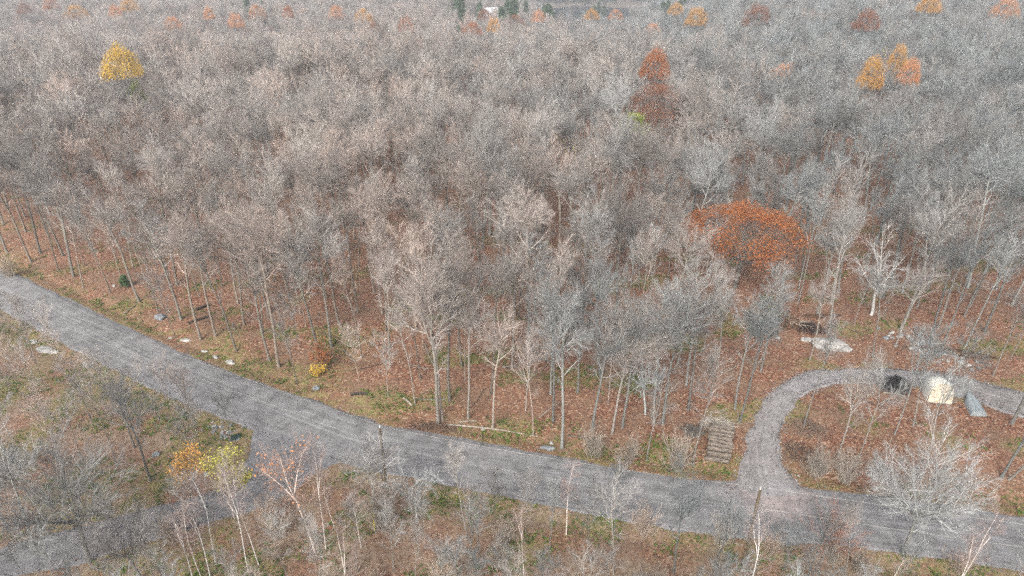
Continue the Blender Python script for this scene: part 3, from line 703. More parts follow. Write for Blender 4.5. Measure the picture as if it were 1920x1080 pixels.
for px_ in (
    ((-19.28, 350.71), 'orange', 'bright orange tree in front of the pines, lowest of the ridge group', 0.8),
    ((-9.44, 368.36), 'amber', 'amber crowned tree right of the bright orange ridge tree', 0.5),
    ((-16.35, 431.45), 'russet', 'rust-brown domed tree behind the bright orange ridge tree', 0.7),
    ((1.59, 436.41), 'russet', 'dull red tree on the ridge left of the pond', 0.9),
    ((16.22, 444.64), 'peach', 'salmon tree on the ridge just left of the pond', 0.7),
    ((49.94, 456.90), 'amber', 'amber tree on the ridge in front of the pond', 0.8),
    ((72.15, 508.58), 'peach', 'faded orange tree on the ridge at the pond right side', 0.7),
    ((-53.38, 364.62), 'orange', 'orange tree on the ridge left of the pines', 0.55),
    ((-65.84, 347.49), 'russet', 'russet tree left of the orange one on the ridge', 0.55),
    ((-84.92, 416.90), 'amber', 'amber tinged tree on the far ridge left of centre', 0.7),
    ((-102.02, 425.21), 'peach', 'faded red tree on the far ridge left of centre', 0.7),
    ((-127.26, 416.48), 'orange', 'bright orange tree on the left far ridge', 0.5),
    ((-154.14, 442.59), 'peach', 'salmon tree on the left far ridge', 0.7),
    ((-143.25, 377.40), 'peach', 'faded orange tree on the left ridge, in front of the salmon one', 0.6),
    ((-169.64, 409.09), 'peach', 'pale red tree on the left ridge', 0.55),
    ((-174.58, 374.62), 'peach', 'salmon tree on the left ridge above the golden tree', 0.7),
    ((-239.39, 460.46), 'amber', 'pale orange tree at the top edge left', 0.9),
    ((-231.45, 427.33), 'peach', 'faded orange tree at the top left, below the pale orange one', 0.6),
    ((-259.92, 436.87), 'amber', 'broad orange tree at the top left', 0.9),
    ((-294.79, 470.96), 'orange', 'orange tree nearest the top left corner', 0.7),
    ((-292.98, 441.02), 'russet', 'dull russet tree in the top left corner', 0.7),
):
    k('oak', px_[0], 18.5, px_[2], leaf=px_[1], wide=px_[3])
GROUP = {'maple': 'bare maples in the woods', 'pole': 'slender bare trees in the woods', 'sapling': 'slender bare saplings', 'birch': 'white birches at the bottom edge', 'oak': 'trees still in autumn colour', 'leafbirch': 'young trees with leaves left',
         'dead': 'pale dead trees', 'shrub': 'dry shrubs along the roads', 'redshrub': 'dry shrubs along the roads', 'fan': 'wide fan-crowned trees', 'pine': 'evergreens'}
for kind, p, h, lab, o in K:
    up = 0.0 if p[1] < 95 else 2.4 if kind == 'oak' else 0.4 if kind == 'leafbirch' else 0.0
    if up: o['wide'] = o.get('wide', 1) * (1.05 if kind == 'oak' else 1.0)
    plant(kind, p[0], p[1], h + up, lab, GROUP[kind], **o)

# ------------------------------------------------------------------ the rest of the woods
fill_rng = np.random.RandomState(77)
cells = {}
def free(x, y, d):
    cx, cy_ = int(x // 6), int(y // 6)
    for i in (-1, 0, 1):
        for j in (-1, 0, 1):
            for (a, b, e) in cells.get((cx + i, cy_ + j), ()):
                if (a - x) ** 2 + (b - y) ** 2 < max(d, 0.5 * (d + e)) ** 2: return False
    return True
def put(x, y, d): cells.setdefault((int(x // 6), int(y // 6)), []).append((x, y, d))
for kind, p, h, lab, o in K:
    if kind not in ('shrub', 'redshrub'): put(p[0], p[1], {'oak': 6.5 * o.get('wide', 1), 'fan': 5, 'sapling': 2.6, 'birch': 1.2, 'leafbirch': 2.0}.get(kind, 4.0))
KEEP = [((34.64, 73.63), 3.5), ((26.46, 124.13), 7.0), ((17.61, 42.54), 3.0), ((18.08, 45.24), 2.5), ((-81.40, 149.61), 7.0), ((18.37, 37.91), 2.4), ((-23.65, 47.64), 3.5), ((-21.14, 45.90), 2.5), ((37, 60.0), 3.5), ((20.60, 52.77), 3.2), ((46.09, 60.72), 4.0), ((48.83, 58.99), 3.6), ((38.50, 70.72), 3.2), ((72.10, 180.70), 4), ((31, 79), 7.0), ((29.5, 71.5), 5.5), ((24, 80), 5), ((36, 78), 5)]
for kind, p, h, lab, o in K:
    if kind in ('oak', 'leafbirch') and p[1] > 90:
        q = math.hypot(*p); KEEP.append(((p[0] * (1 - 7.5 / q), p[1] * (1 - 7.5 / q)), 6.0 if kind == 'oak' else 3.0))
fills = []      # x, y, h, kind
def scatter(n, xf, yf, d, hfun, kindf, gap):
    X = xf(n); Y = yf(n, X) if yf.__code__.co_argcount == 2 else yf(n)
    Gp = road_gap(X, Y); U = fill_rng.rand(n)
    for x, y, g_, u in zip(X, Y, Gp, U):
        if g_ < gap + 0.5: continue
        dd = d(x, y) * (0.8 + 0.4 * u)
        if any((x - c[0][0]) ** 2 + (y - c[0][1]) ** 2 < c[1] ** 2 for c in KEEP): continue
        if not free(x, y, dd): continue
        kd = kindf(x, y); put(x, y, dd); fills.append((x, y, hfun(x, y, kd), kd))
def north_y(n, X=None): return None
def wood(n, y0, y1, ax0, ax1, d, gap=1.6, psap=0.25, ppole=0.12):
    u = fill_rng.rand(n); y = np.sqrt(y0 ** 2 + u * (y1 ** 2 - y0 ** 2)); x = fill_rng.uniform(ax0, ax1, n) * y
    nd = margin(x, y, MAIN, W_MAIN)
    # keep to the far side of the main road
    i = np.searchsorted(MAIN[:, 0], x).clip(0, len(MAIN) - 1)
    ok = y > MAIN[i, 1]
    X = x[ok]; Y = y[ok]
    def hf(a, b, kd):
        if kd == 'sapling': return fill_rng.uniform(8, 14)
        if kd == 'pole': return fill_rng.uniform(13, 18.5)
        return 19.0 + 1.6 * float(wave(a, b, 55, 31)) + fill_rng.uniform(-3.2, 2.6) - (2.0 if b < 75 else 0)
    scatter(len(X), lambda n_: X, lambda n_, q: Y, d, hf, lambda a, b: (lambda u_: 'sapling' if u_ < psap else 'pole' if u_ < psap + ppole else 'maple')(fill_rng.rand()), gap)
def yard(x, y): return (x > 20) & (y < 66)
wood(6000, 42, 100, -0.95, 0.95, lambda x, y: 5.5 if yard(x, y) else 3.5, 0.9, 0.22, 0.42)
wood(32000, 100, 300, -0.92, 0.92, lambda x, y: 4.1 + 0.45 * float(wave(x, y, 26, 33)), 3.0, 0.08, 0.08)
wood(6000, 300, 400, 0.1, 0.92, lambda x, y: 5.4, 3.0, 0.05)
wood(7000, 300, 560, -0.88, 0.30, lambda x, y: 6.2, 3.0, 0.0)
wood(5000, 560, 830, -0.12, 0.34, lambda x, y: 8.5, 3.0, 0.0)
wood(2500, 815, 960, -0.2, 0.5, lambda x, y: 7.5, 3.0, 0.0)
fills = [f for f in fills if not (math.hypot((f[0] - 82) / 64, (f[1] - 730) / 86) < 1 or (f[1] > 470 and f[1] < 680 and 0.055 < f[0] / f[1] < 0.165))]
# the near side of the road: thinner and lower growth
def near(n, x0, x1, y0, y1, d, kinds, h0, h1, gap):
    X = fill_rng.uniform(x0, x1, n); Y = fill_rng.uniform(y0, y1, n)
    i = np.searchsorted(MAIN[:, 0], X).clip(0, len(MAIN) - 1); ok = Y < MAIN[i, 1]
    X = X[ok]; Y = Y[ok]
    scatter(len(X), lambda n_: X, lambda n_, q: Y, lambda a, b: d, lambda a, b, kd: fill_rng.uniform(h0, h1) * (1.15 if kd == 'maple' else 1), lambda a, b: kinds[int(fill_rng.rand() * len(kinds))], gap)
near(1500, -75, -24, 24, 72, 2.7, ('sapling', 'sapling', 'sapling', 'pole'), 6.0, 10.5, 1.2)
near(700, -26, 60, 22, 42, 2.1, ('sapling', 'sapling', 'pole', 'birch'), 6.5, 10.5, 1.0)

sh_rng = np.random.RandomState(91); sh_n = 0
for i in range(900):
    x, y = sh_rng.uniform(-28, 56), sh_rng.uniform(24, 43)
    g_ = road_gap(x, y)[0]; j_ = min(len(MAIN) - 1, int(np.searchsorted(MAIN[:, 0], x)))
    if g_ < 0.6 or y > MAIN[j_, 1] or not free(x, y, 1.2): continue
    put(x, y, 1.2); fills.append((x, y, sh_rng.uniform(1.8, 3.4), 'shrub')); sh_n += 1
    if sh_n > 60: break
LANDMARKS = [('the log stack', (20.60, 52.77)), ('the big orange oak', (31.8, 86.5)), ('the cream shelter', (46.09, 60.72)), ('the upturned grey boat', (48.83, 58.99)), ('the side road mouth', (-23.73, 50.95)),
             ('the pale bedrock slab', (38.50, 70.72)), ('the blue-grey boulder', (-46.11, 77.83)), ('the golden yellow tree', (-88.40, 160.44)), ('the root plate', (35.27, 75.39)), ('the orange bush', (-22.35, 67.41)),
             ('the road left end', (-76.08, 93.39)), ('the bleached dead tree', (47.75, 78.91)), ('the lone pale tree', (14.92, 88.69)), ('the tall twin maples', (-7.63, 56.30)), ('the long fallen pole', (-0.54, 54.73)),
             ('the large russet oak', (29.57, 140.18)), ('the lime green tree', (23.12, 131.14)), ('the pale yellow tree', (8.49, 117.59)), ('the right-edge clump', (45.62, 48.13)), ('the mossy green bush', (-55.18, 86.66)),
             ('the lower right fan tree', (31.46, 38.56)), ('the lower left fan tree', (-33.95, 38.56)), ('the near utility pole', (18.37, 37.91)), ('the yellow stake', (-11.92, 43.18)), ('the culvert', (-28.21, 54.11))]
ORD = ['nearest', 'second nearest', 'third nearest', 'fourth nearest', 'fifth nearest', 'sixth nearest', 'seventh nearest', 'eighth nearest', 'ninth nearest', 'tenth nearest', 'eleventh nearest', 'twelfth nearest']
def in_view(x, y, h):
    zc = y * math.cos(R(27.5)) + (45 - h * 0.7) * math.sin(R(27.5)); yc = y * math.sin(R(27.5)) - (45 - h * 0.7) * math.cos(R(27.5))
    return abs(x / zc) < 0.80 and -0.47 < yc / zc < 0.47
view = [f for f in fills if in_view(*f[:3])]
single, rest = [], []
for kd, lim in (('maple', 245), ('sapling', 240), ('pole', 250), ('birch', 60), ('shrub', 140)):
    s = sorted([f for f in view if f[3] == kd], key=lambda f: -f[2] / math.hypot(math.hypot(f[0], f[1]), 45 - f[2]))
    single += s[:lim]
ss = set(map(id, single))
rest = [f for f in fills if id(f) not in ss]
WORD = {'maple': 'bare grey maple', 'sapling': 'slender bare sapling', 'pole': 'tall thin bare tree', 'birch': 'small bare birch', 'shrub': 'low dry beige shrub'}
ONES = 'no one two three four five six seven eight nine ten eleven twelve thirteen fourteen fifteen sixteen seventeen eighteen nineteen'.split()
TENS = '- - twenty thirty forty fifty sixty seventy eighty ninety'.split()
def spell(n): return ONES[n] if n < 20 else (TENS[n // 10] + ('-' + ONES[n % 10] if n % 10 else '')) if n < 100 else 'hundred-and-' + spell(n - 100) if n > 100 else 'hundred'
rank = {}
for kd in WORD:
    pts = [f for f in single if f[3] == kd]
    if not pts: continue
    A = np.array([(f[0], f[1]) for f in pts])
    best = {}
    for nm, p in LANDMARKS:
        for j, i in enumerate(np.argsort(np.hypot(A[:, 0] - p[0], A[:, 1] - p[1]))[:5]):
            best.setdefault(i, []).append((j, nm))
    for i, f in enumerate(pts):
        if i in best:
            j, nm = min(best[i])
            rank[id(f)] = '%s, %s of its kind to %s' % (WORD[kd], ORD[j], nm)
        else:
            nm, p = min(LANDMARKS, key=lambda q: math.hypot(q[1][0] - f[0], q[1][1] - f[1]))
            dx, dy = int(round(f[0] - p[0])), int(round(f[1] - p[1]))
            rank[id(f)] = '%s %s paces %s, %s %s of %s' % (WORD[kd], spell(abs(dy)), 'behind' if dy >= 0 else 'before', spell(abs(dx)), 'right' if dx >= 0 else 'left', nm)
for f in single:
    plant(f[3], f[0], f[1], f[2], rank[id(f)], GROUP[f[3]] if f[3] != 'birch' else 'small birches on the near side of the road', wide=fill_rng.uniform(0.85, 1.15), lean=(fill_rng.normal(0, 0.03), fill_rng.normal(0, 0.03)))

# the far mass of trees, one object
def forest_mass(pts):
    co = np.array([(f[0], f[1]) for f in pts]); z = terrain(co[:, 0], co[:, 1])
    me = bpy.data.meshes.new('far_woods'); me.from_pydata([(a, b, c) for (a, b), c in zip(co, z)], [], [])
    kinds = [(kd, i) for kd in ('birch', 'farmaple', 'maple', 'pole', 'sapling', 'shrub') for i in range(len(PROTO[kd]))]
    off = {}
    for n_, (kd, i) in enumerate(kinds): off.setdefault(kd, n_)
    fk = ['farmaple' if f[3] == 'maple' and f[1] > 105 else f[3] for f in pts]
    idx = np.array([off[q] + fill_rng.randint(len(PROTO[q])) for q in fk], np.int32)
    sc = np.array([f[2] / PROTO[f[3]][0][3] for f in pts])
    w_ = fill_rng.uniform(0.9, 1.25, len(pts))
    for nm, tp, v in (('pick', 'INT', idx), ('turn', 'FLOAT', fill_rng.rand(len(pts)) * 6.283)):
        a = me.attributes.new(nm, tp, 'POINT'); a.data.foreach_set('value', v.astype(np.int32 if tp == 'INT' else np.float32))
    a = me.attributes.new('size', 'FLOAT_VECTOR', 'POINT'); a.data.foreach_set('vector', np.stack([sc * w_, sc * w_, sc], -1).astype(np.float32).ravel())
    cl = []
    for which, nm in ((0, 'stem'), (1, 'twigs')):
        c = bpy.data.collections.new('far_tree_' + nm)
        for n_, (kd, i) in enumerate(kinds): c.objects.link(bpy.data.objects.new('far_%s_%02d' % (nm, n_), PROTO[kd][i][which]))
        cl.append(c)
    ng = bpy.data.node_groups.new('plant_woods', 'GeometryNodeTree')
    ng.interface.new_socket('Geometry', in_out='INPUT', socket_type='NodeSocketGeometry'); ng.interface.new_socket('Geometry', in_out='OUTPUT', socket_type='NodeSocketGeometry')
    gi = ng.nodes.new('NodeGroupInput'); go = ng.nodes.new('NodeGroupOutput'); jn = ng.nodes.new('GeometryNodeJoinGeometry')
    def attr(nm, tp):
        n = ng.nodes.new('GeometryNodeInputNamedAttribute'); n.data_type = tp; n.inputs[0].default_value = nm; return n.outputs[0]
    pk, tn, sz = attr('pick', 'INT'), attr('turn', 'FLOAT'), attr('size', 'FLOAT_VECTOR')
    cx = ng.nodes.new('ShaderNodeCombineXYZ'); ng.links.new(tn, cx.inputs[2])
    for c in cl:
        ci = ng.nodes.new('GeometryNodeCollectionInfo'); ci.inputs[0].default_value = c; ci.inputs['Separate Children'].default_value = True; ci.inputs['Reset Children'].default_value = True
        ip = ng.nodes.new('GeometryNodeInstanceOnPoints'); ip.inputs['Pick Instance'].default_value = True
        ng.links.new(gi.outputs[0], ip.inputs['Points']); ng.links.new(ci.outputs[0], ip.inputs['Instance']); ng.links.new(pk, ip.inputs['Instance Index'])
        ng.links.new(cx.outputs[0], ip.inputs['Rotation']); ng.links.new(sz, ip.inputs['Scale']); ng.links.new(ip.outputs[0], jn.inputs[0])
    ng.links.new(jn.outputs[0], go.inputs[0])
    o = link('distant_woods', me); md = o.modifiers.new('plant', 'NODES'); md.node_group = ng
    tag(o, 'mass of bare grey trees filling the land behind the nearer ones', 'woods', None, 'stuff')
forest_mass(rest)

# evergreens round the pond and house
pr = np.random.RandomState(5)
pine_spots = [(pr.choice([-0.075, -0.045, -0.02, 0.0, 0.02, 0.035, 0.05]) + pr.normal(0, .006), pr.uniform(440, 560), pr.uniform(18, 27)) for i in range(18)]
pine_spots += [(0.02 + 0.19 * (i + pr.rand()) / 34, pr.uniform(814, 850), pr.uniform(17, 25)) for i in range(34)]
pine_spots += [(pr.uniform(0.19, 0.26), pr.uniform(560, 640), pr.uniform(18, 24)) for i in range(8)]
pine_spots += [(-0.72, 330, 20), (-0.74, 350, 22), (-0.36, 470, 21), (-0.34, 480, 18), (0.112, 690, 15), (0.118, 700, 17), (0.125, 690, 14)]
seq = {}
for lo_, hi_ in ((0, 18), (18, 52), (52, 60)):
    for n_, i in enumerate(sorted(range(lo_, hi_), key=lambda q: pine_spots[q][0])): seq[i] = ', ' + spell(n_ + 1) + ' from the left'
for i, (a, y, h) in enumerate(pine_spots):
    where = 'in the row left of the pond' if i < 18 else 'on the far shore of the pond' if i < 52 else 'right of the pond' if i < 60 else ('at the top left corner', 'at the top left corner', 'on the far ridge left of centre', 'on the far ridge left of centre', 'on the near shore of the pond', 'on the near shore of the pond', 'on the near shore of the pond')[i - 60]
    plant('pine', a * y, y, h, 'dark green pine ' + where + seq.get(i, ''), 'pines ' + where, wide=1.25)
k2 = (-55.18, 86.66); plant('pine', k2[0], k2[1], 1.9, 'small mossy dark green bush beside the left road verge', None, var=0, wide=2.6)

# ------------------------------------------------------------------ ground growth and litter
def near_points(n, seed, ymax=112, ymin=30):
    r = np.random.RandomState(seed)
    y = ymin + (ymax - ymin) * r.rand(n) ** 1.15; x = r.uniform(-0.92, 0.92, n) * (y * 0.887 + 20.8)
    return r, x, y
def litter():
    r, x, y = near_points(230000, 41)
    g = road_gap(x, y); keep = (g > -0.12) | ((g > -0.7) & (r.rand(len(x)) < 0.10)) | (r.rand(len(x)) < 0.006) | ((margin(x, y, DRIVE, W_DRIVE) < 0) & (margin(x, y, MAIN, W_MAIN) > 0) & (r.rand(len(x)) < 0.05))
    dens = 0.55 + 0.45 * wave(x, y, 12, 42)
    i_ = np.searchsorted(MAIN[:, 0], x).clip(0, len(MAIN) - 1)
    keep &= r.rand(len(x)) < np.clip(dens, 0.25, 1) * np.where(y < MAIN[i_, 1], 0.5, 1.0)
    x, y, g = x[keep], y[keep], g[keep]
    z = terrain(x, y) + np.where(g < 0.05, 0.15, 0.035)
    G_ = Geo(); cards(r, G_, np.stack([x, y, z], -1), 0.064, 0.35, 0.0)
    tag(link('leaf_litter', G_.mesh('leaf_litter', LEAF['litter'], False, True)), 'loose russet fallen leaves strewn over the forest floor', 'leaves', None, 'stuff')
litter()
def greens():
    r, x, y = near_points(26000, 43, 125)
    g = road_gap(x, y); nd = margin(x, y, MAIN, W_MAIN)
    w = np.maximum(sstep(0.0, 0.7, wave(x, y, 11, 22)) * (0.85 - 0.4 * sstep(70, 120, y)), np.exp(-((nd - 1.6) / 1.3) ** 2) * sstep(-0.6, 0.4, wave(x, y, 9, 21)) * np.where(x < 0, 1.0, 0.7))
    w = np.where((x < -20) & (y < 70), np.maximum(w, 0.35 * sstep(-0.3, 0.5, wave(x, y, 13, 23))), w)
    w = w * sstep(0.1, 0.5, g) * np.where((x > 20) & (x < 60) & (y < 70) & (nd > 0) & (y > 44), 0.25, 1)
    kp = r.rand(len(x)) < w
    x, y = x[kp], y[kp]; z = terrain(x, y); n = len(x); m = 9
    P = np.repeat(np.stack([x, y, z + 0.12], -1), m, 0) + r.randn(n * m, 3) * np.array([0.26, 0.26, 0.09]) * np.repeat(r.uniform(0.5, 1.5, n), m)[:, None]
    G_ = Geo(); cards(r, G_, P, 0.13, 0.6, 0.0)
    tag(link('green_undergrowth', G_.mesh('green_undergrowth', LEAF['green'], False, True)), 'low green plants growing in patches on the forest floor', 'undergrowth', None, 'stuff')
greens()
def dry_grass():
    r, x, y = near_points(30000, 44, 100)
    nd = road_gap(x, y)
    w = np.exp(-np.maximum(nd - 0.2, 0) / 1.1) * (0.5 + 0.5 * wave(x, y, 8, 45)) * 0.9
    w = np.maximum(w, np.where((y < 43) & (x > -26), 0.22, 0)) * (nd > 0.12)
    kp = r.rand(len(x)) < w; x, y = x[kp], y[kp]; n = len(x); m = 7
    P = np.repeat(np.stack([x, y, terrain(x, y) - 0.02], -1), m, 0) + r.randn(n * m, 3) * np.array([0.10, 0.10, 0.0])
    D = norm(np.concatenate([r.randn(n * m, 2) * 0.5, np.ones((n * m, 1))], 1)); L = r.uniform(0.18, 0.5, n * m)[:, None]
    s = norm(np.cross(D, r.randn(n * m, 3))) * 0.014
    v = np.stack([P - s, P + s, P + D * L], 1)
    G_ = Geo(); G_.add(v.reshape(-1, 3), None, np.arange(3 * n * m).reshape(-1, 3), rt=np.clip(r.normal(0.55, 0.28, n * m), 0, 1))
    tag(link('dry_grass', G_.mesh('dry_grass', LEAF['grass'], False, True)), 'thin dry grass along the verges', 'grass', None, 'stuff')
dry_grass()

def pebbles():
    r = np.random.RandomState(46); P = []
    for line, w, n, f in ((DRIVE, W_DRIVE, 5200, 0.35), (SIDE, W_SIDE, 900, 0.2), (MAIN, W_MAIN, 2600, 0.12)):
        i = r.randint(len(line) - 1, size=n); t = r.rand(n)[:, None]; tg = norm(np.gradient(line, axis=0))[i]; nv = np.stack([-tg[:, 1], tg[:, 0]], -1)
        sd = np.where(r.rand(n) < 0.5, -1, 1); off = np.where(r.rand(n) < f, r.uniform(-1, 1, n) * w[i], sd * (w[i] + r.normal(0.05, 0.28, n)))
        P.append(line[i] * (1 - t) + line[i + 1] * t + nv * off[:, None])
    P = np.vstack(P); x, y = P[:, 0], P[:, 1]; n = len(P); g_ = road_gap(x, y); z = np.where(g_ < 0, 0.13, terrain(x, y) + 0.02)
    s = r.uniform(0.03, 0.10, n)[:, None, None]; o6 = np.array([[1, 0, 0], [-1, 0, 0], [0, 1, 0], [0, -1, 0], [0, 0, .7], [0, 0, -.7]])
    a = r.rand(n) * 6.283; rot = np.stack([np.stack([np.cos(a), -np.sin(a), 0 * a], -1), np.stack([np.sin(a), np.cos(a), 0 * a], -1), np.stack([0 * a, 0 * a, 1 + 0 * a], -1)], 1)
    v = np.einsum('nij,kj->nki', rot, o6) * s * r.uniform(0.7, 1.3, (n, 6, 1)) + np.stack([x, y, z], -1)[:, None]
    f8 = np.array([[0, 2, 4], [2, 1, 4], [1, 3, 4], [3, 0, 4], [2, 0, 5], [1, 2, 5], [3, 1, 5], [0, 3, 5]])
    G_ = Geo(); G_.add(v.reshape(-1, 3), None, (np.arange(n)[:, None, None] * 6 + f8[None]).reshape(-1, 3), rt=np.repeat(r.rand(n), 8))
    pm = leaf_mat('loose_gravel', [(0, (0.10, 0.095, 0.10)), (0.6, (0.22, 0.21, 0.215)), (1, (0.42, 0.41, 0.41))])
    tag(link('loose_gravel', G_.mesh('loose_gravel', pm, False, True)), 'loose grey stones strewn along the edges of the roads', 'gravel', None, 'stuff')
pebbles()

# ------------------------------------------------------------------ orange bush
def leaf_bush(p, h, lab, lf, n, name='autumn_bush'):
    r = np.random.RandomState(int(h * 10)); T_ = Geo(); L_ = Geo()
    P = np.concatenate([r.randn(9, 2) * 0.3, np.full((9, 1), -0.1)], 1); a = np.radians(np.abs(r.normal(0, 28, 9))); az = r.rand(9) * 6.283
    p1, r1 = grow(r, P, np.stack([np.sin(a) * np.cos(az), np.sin(a) * np.sin(az), np.cos(a)], -1), h * r.uniform(0.6, 1, 9), 0.03, 0.008, 6, 0.08, 0.03); tube(T_, p1, r1, 4)
    Pp, D, L, rr = spawn(r, p1, r1, 9, 0.25, 1, 45, 12, 0.4, 0.4, 0.6); p2, r2 = grow(r, Pp, D, L, 0.01, 0.004, 3, 0.1, 0.04); tube(T_, p2, r2, 3)
    e = p2[:, 1:].reshape(-1, 3); cards(r, L_, e[r.randint(len(e), size=n)], 0.10, 0.9, 0.16)
    o = link(name, None, None, (p[0], p[1], tz(*p))); tag(o, lab, 'bush')
    link('stem', T_.mesh('bush_stem', M['sap']), o); link('foliage', L_.mesh('bush_leaves', LEAF[lf], False, True), o)
leaf_bush((-22.20, 66.30), 3.2, 'small bush with thin orange leaves at the wood edge above the junction', 'orange', 1000)
leaf_bush((-22.18, 64.76), 1.5, 'low yellow bush at the foot of the orange one', 'gold', 420)

# ------------------------------------------------------------------ rocks
M['rock'] = plain_mat('pale_granite', (0.26, 0.25, 0.235), 0.3, 3.0, 0.85, c2=(0.44, 0.43, 0.41), bumpd=0.05)
M['greyrock'] = plain_mat('grey_granite', (0.15, 0.165, 0.18), 0.35, 3.0, 0.85, c2=(0.25, 0.265, 0.28), bumpd=0.05)
def rock_mesh(seed, sx, sy, sz, mat, rough=0.3):
    r = np.random.RandomState(seed); import bmesh
    bm = bmesh.new(); bmesh.ops.create_icosphere(bm, subdivisions=3, radius=1.0)
    fs = [(norm(r.randn(3)), r.uniform(0.62, 0.92)) for _ in range(9)]
    ph = r.rand(3) * 9
    for v in bm.verts:
        c = np.array(v.co)
        for nn, d in fs:
            e = c.dot(nn)
            if e > d: c = c - nn * (e - d) * 0.9
        c = c * (1 + rough * 0.5 * math.sin(3 * c[0] + ph[0]) * math.sin(3.3 * c[1] + ph[1]) + rough * 0.25 * math.sin(7 * c[2] + 5 * c[0] + ph[2]) + rough * 0.22 * math.sin(13 * c[0] + ph[1]) * math.sin(11 * c[1] + ph[0]))
        v.co = c * np.array([sx, sy, sz])
    me = bpy.data.meshes.new('rock'); bm.to_mesh(me); bm.free(); me.materials.append(mat); return me
def rock(p, s, lab, mat='rock', seed=1, rz=0.0, sink=0.3, name='boulder', cat='boulder', tilt=0.0):
    o = link(name, rock_mesh(seed, *s, M[mat]), None, (p[0], p[1], tz(*p) + s[2] * (1 - sink) - s[2] * 0.4)); o.rotation_euler = (tilt, 0, rz); tag(o, lab, cat, 'rocks along the wood')
rock((-46.11, 77.80), (0.75, 0.6, 0.55), 'blue-grey boulder at the foot of a slender tree above the left road', 'greyrock', 1)
rock((-40.69, 72.48), (0.75, 0.28, 0.22), 'flat white rock slab lying near the left road edge', 'rock', 2, -0.2)
rock((-42.98, 73.17), (0.3, 0.2, 0.12), 'small white stone left of the flat white slab', 'rock', 3)
rock((-33.32, 67.63), (0.7, 0.35, 0.25), 'long white rock above the left road, lowest of a broken row', 'rock', 4, -0.5)
rock((-35.52, 68.75), (0.45, 0.28, 0.2), 'white rock in the middle of the broken row', 'rock', 5, -0.5)
rock((-37.45, 70.07), (0.5, 0.22, 0.18), 'white rock at the upper end of the broken row', 'rock', 6, -0.3)
rock((-56.86, 86.66), (0.3, 0.25, 0.22), 'small pale stone left of the mossy green bush', 'rock', 7)
rock((-56.83, 70.30), (1.5, 0.7, 0.22), 'pale bedrock patch on the near side of the left road', 'rock', 8, -0.3, name='bedrock', cat='bedrock')
rock((-59.57, 72.25), (0.7, 0.4, 0.2), 'smaller pale bedrock patch up the road from the larger one', 'rock', 9, -0.2, name='bedrock', cat='bedrock')
rock((-55.60, 69.82), (0.8, 0.35, 0.25), 'pale bedrock lump touching the right end of the larger patch', 'rock', 10, 0.1, name='bedrock', cat='bedrock')
rock((-49.93, 66.96), (0.9, 0.45, 0.3), 'pale rock under the bare branches near the left road', 'rock', 11, -0.6)
rock((-21.69, 62.06), (0.45, 0.35, 0.4), 'grey boulder in the verge above the junction', 'greyrock', 12)
rock((-2.90, 55.42), (0.3, 0.25, 0.25), 'pale stone on the long fallen pole', 'rock', 13)
rock((3.93, 53.22), (0.25, 0.2, 0.2), 'pale stone at the road edge right of the long fallen pole', 'rock', 14)
rock((3.52, 52.34), (0.7, 0.4, 0.3), 'grey rock at the road edge below the pale stone', 'greyrock', 15)
rock((39.03, 70.72), (2.6, 1.25, 0.75), 'large pale sloping bedrock slab above the driveway bend', 'rock', 16, -0.28, name='bedrock', cat='bedrock', tilt=0.35)
rock((36.82, 72.25), (1.0, 0.45, 0.3), 'narrow pale bedrock end at the left of the large slab', 'rock', 17, -0.2, name='bedrock', cat='bedrock')
rock((33.27, 72.94), (0.35, 0.3, 0.2), 'tan stone below the root plate', 'rock', 18)
rock((-34.61, 51.39), (0.35, 0.3, 0.35), 'grey stone at the foot of the rough grey-trunked tree', 'greyrock', 19)
rock((-28.54, 48.54), (0.28, 0.25, 0.25), 'white stone at the side road edge under the golden birch', 'rock', 20)
rock((-29.74, 48.54), (0.28, 0.2, 0.22), 'white stone left of the other one under the golden birch', 'rock', 21)
rq = np.random.RandomState(61)
base = [rock_mesh(70 + i, 0.3, 0.22, 0.17, M['rock']) for i in range(4)] + [rock_mesh(80 + i, 0.3, 0.24, 0.2, M['greyrock']) for i in range(3)]
def stone_row(n, a, b, spread, lab, grp, smin, smax, pick):
    for i in range(n):
        t = rq.rand(); x = a[0] + (b[0] - a[0]) * t + rq.normal(0, spread); y = a[1] + (b[1] - a[1]) * t + rq.normal(0, spread * 0.8)
        if road_gap(x, y)[0] < 0.1: continue
        o = link('stone', base[pick[int(rq.rand() * len(pick))]], None, (x, y, tz(x, y) + 0.03)); s = rq.uniform(smin, smax); o.scale = (s, s, s); o.rotation_euler = (rq.normal(0, .3), rq.normal(0, .3), rq.rand() * 6); tag(o, lab, 'stone', grp)
stone_row(46, (-30.70, 56.06), (-27.86, 53.86), 0.55, 'broken grey stone in the riprap round the culvert', 'riprap at the culvert', 0.3, 0.9, (0, 1, 4, 5, 6))
stone_row(42, (46.62, 74.06), (55.69, 65.83), 1.2, 'pale stone in the rubble strip behind the driveway', 'rubble behind the driveway', 0.5, 1.5, (0, 1, 2, 3, 4))
stone_row(16, (-23.15, 60.05), (-21.48, 59.21), 0.4, 'small stone heaped at the far road edge above the junction', 'stones at the far road edge', 0.4, 0.8, (0, 2, 4, 5))
stone_row(40, (25.36, 49.42), (25.96, 47.23), 0.45, 'pale stone along the right side of the driveway mouth', 'stones at the driveway mouth', 0.2, 0.5, (0, 1, 2, 3))

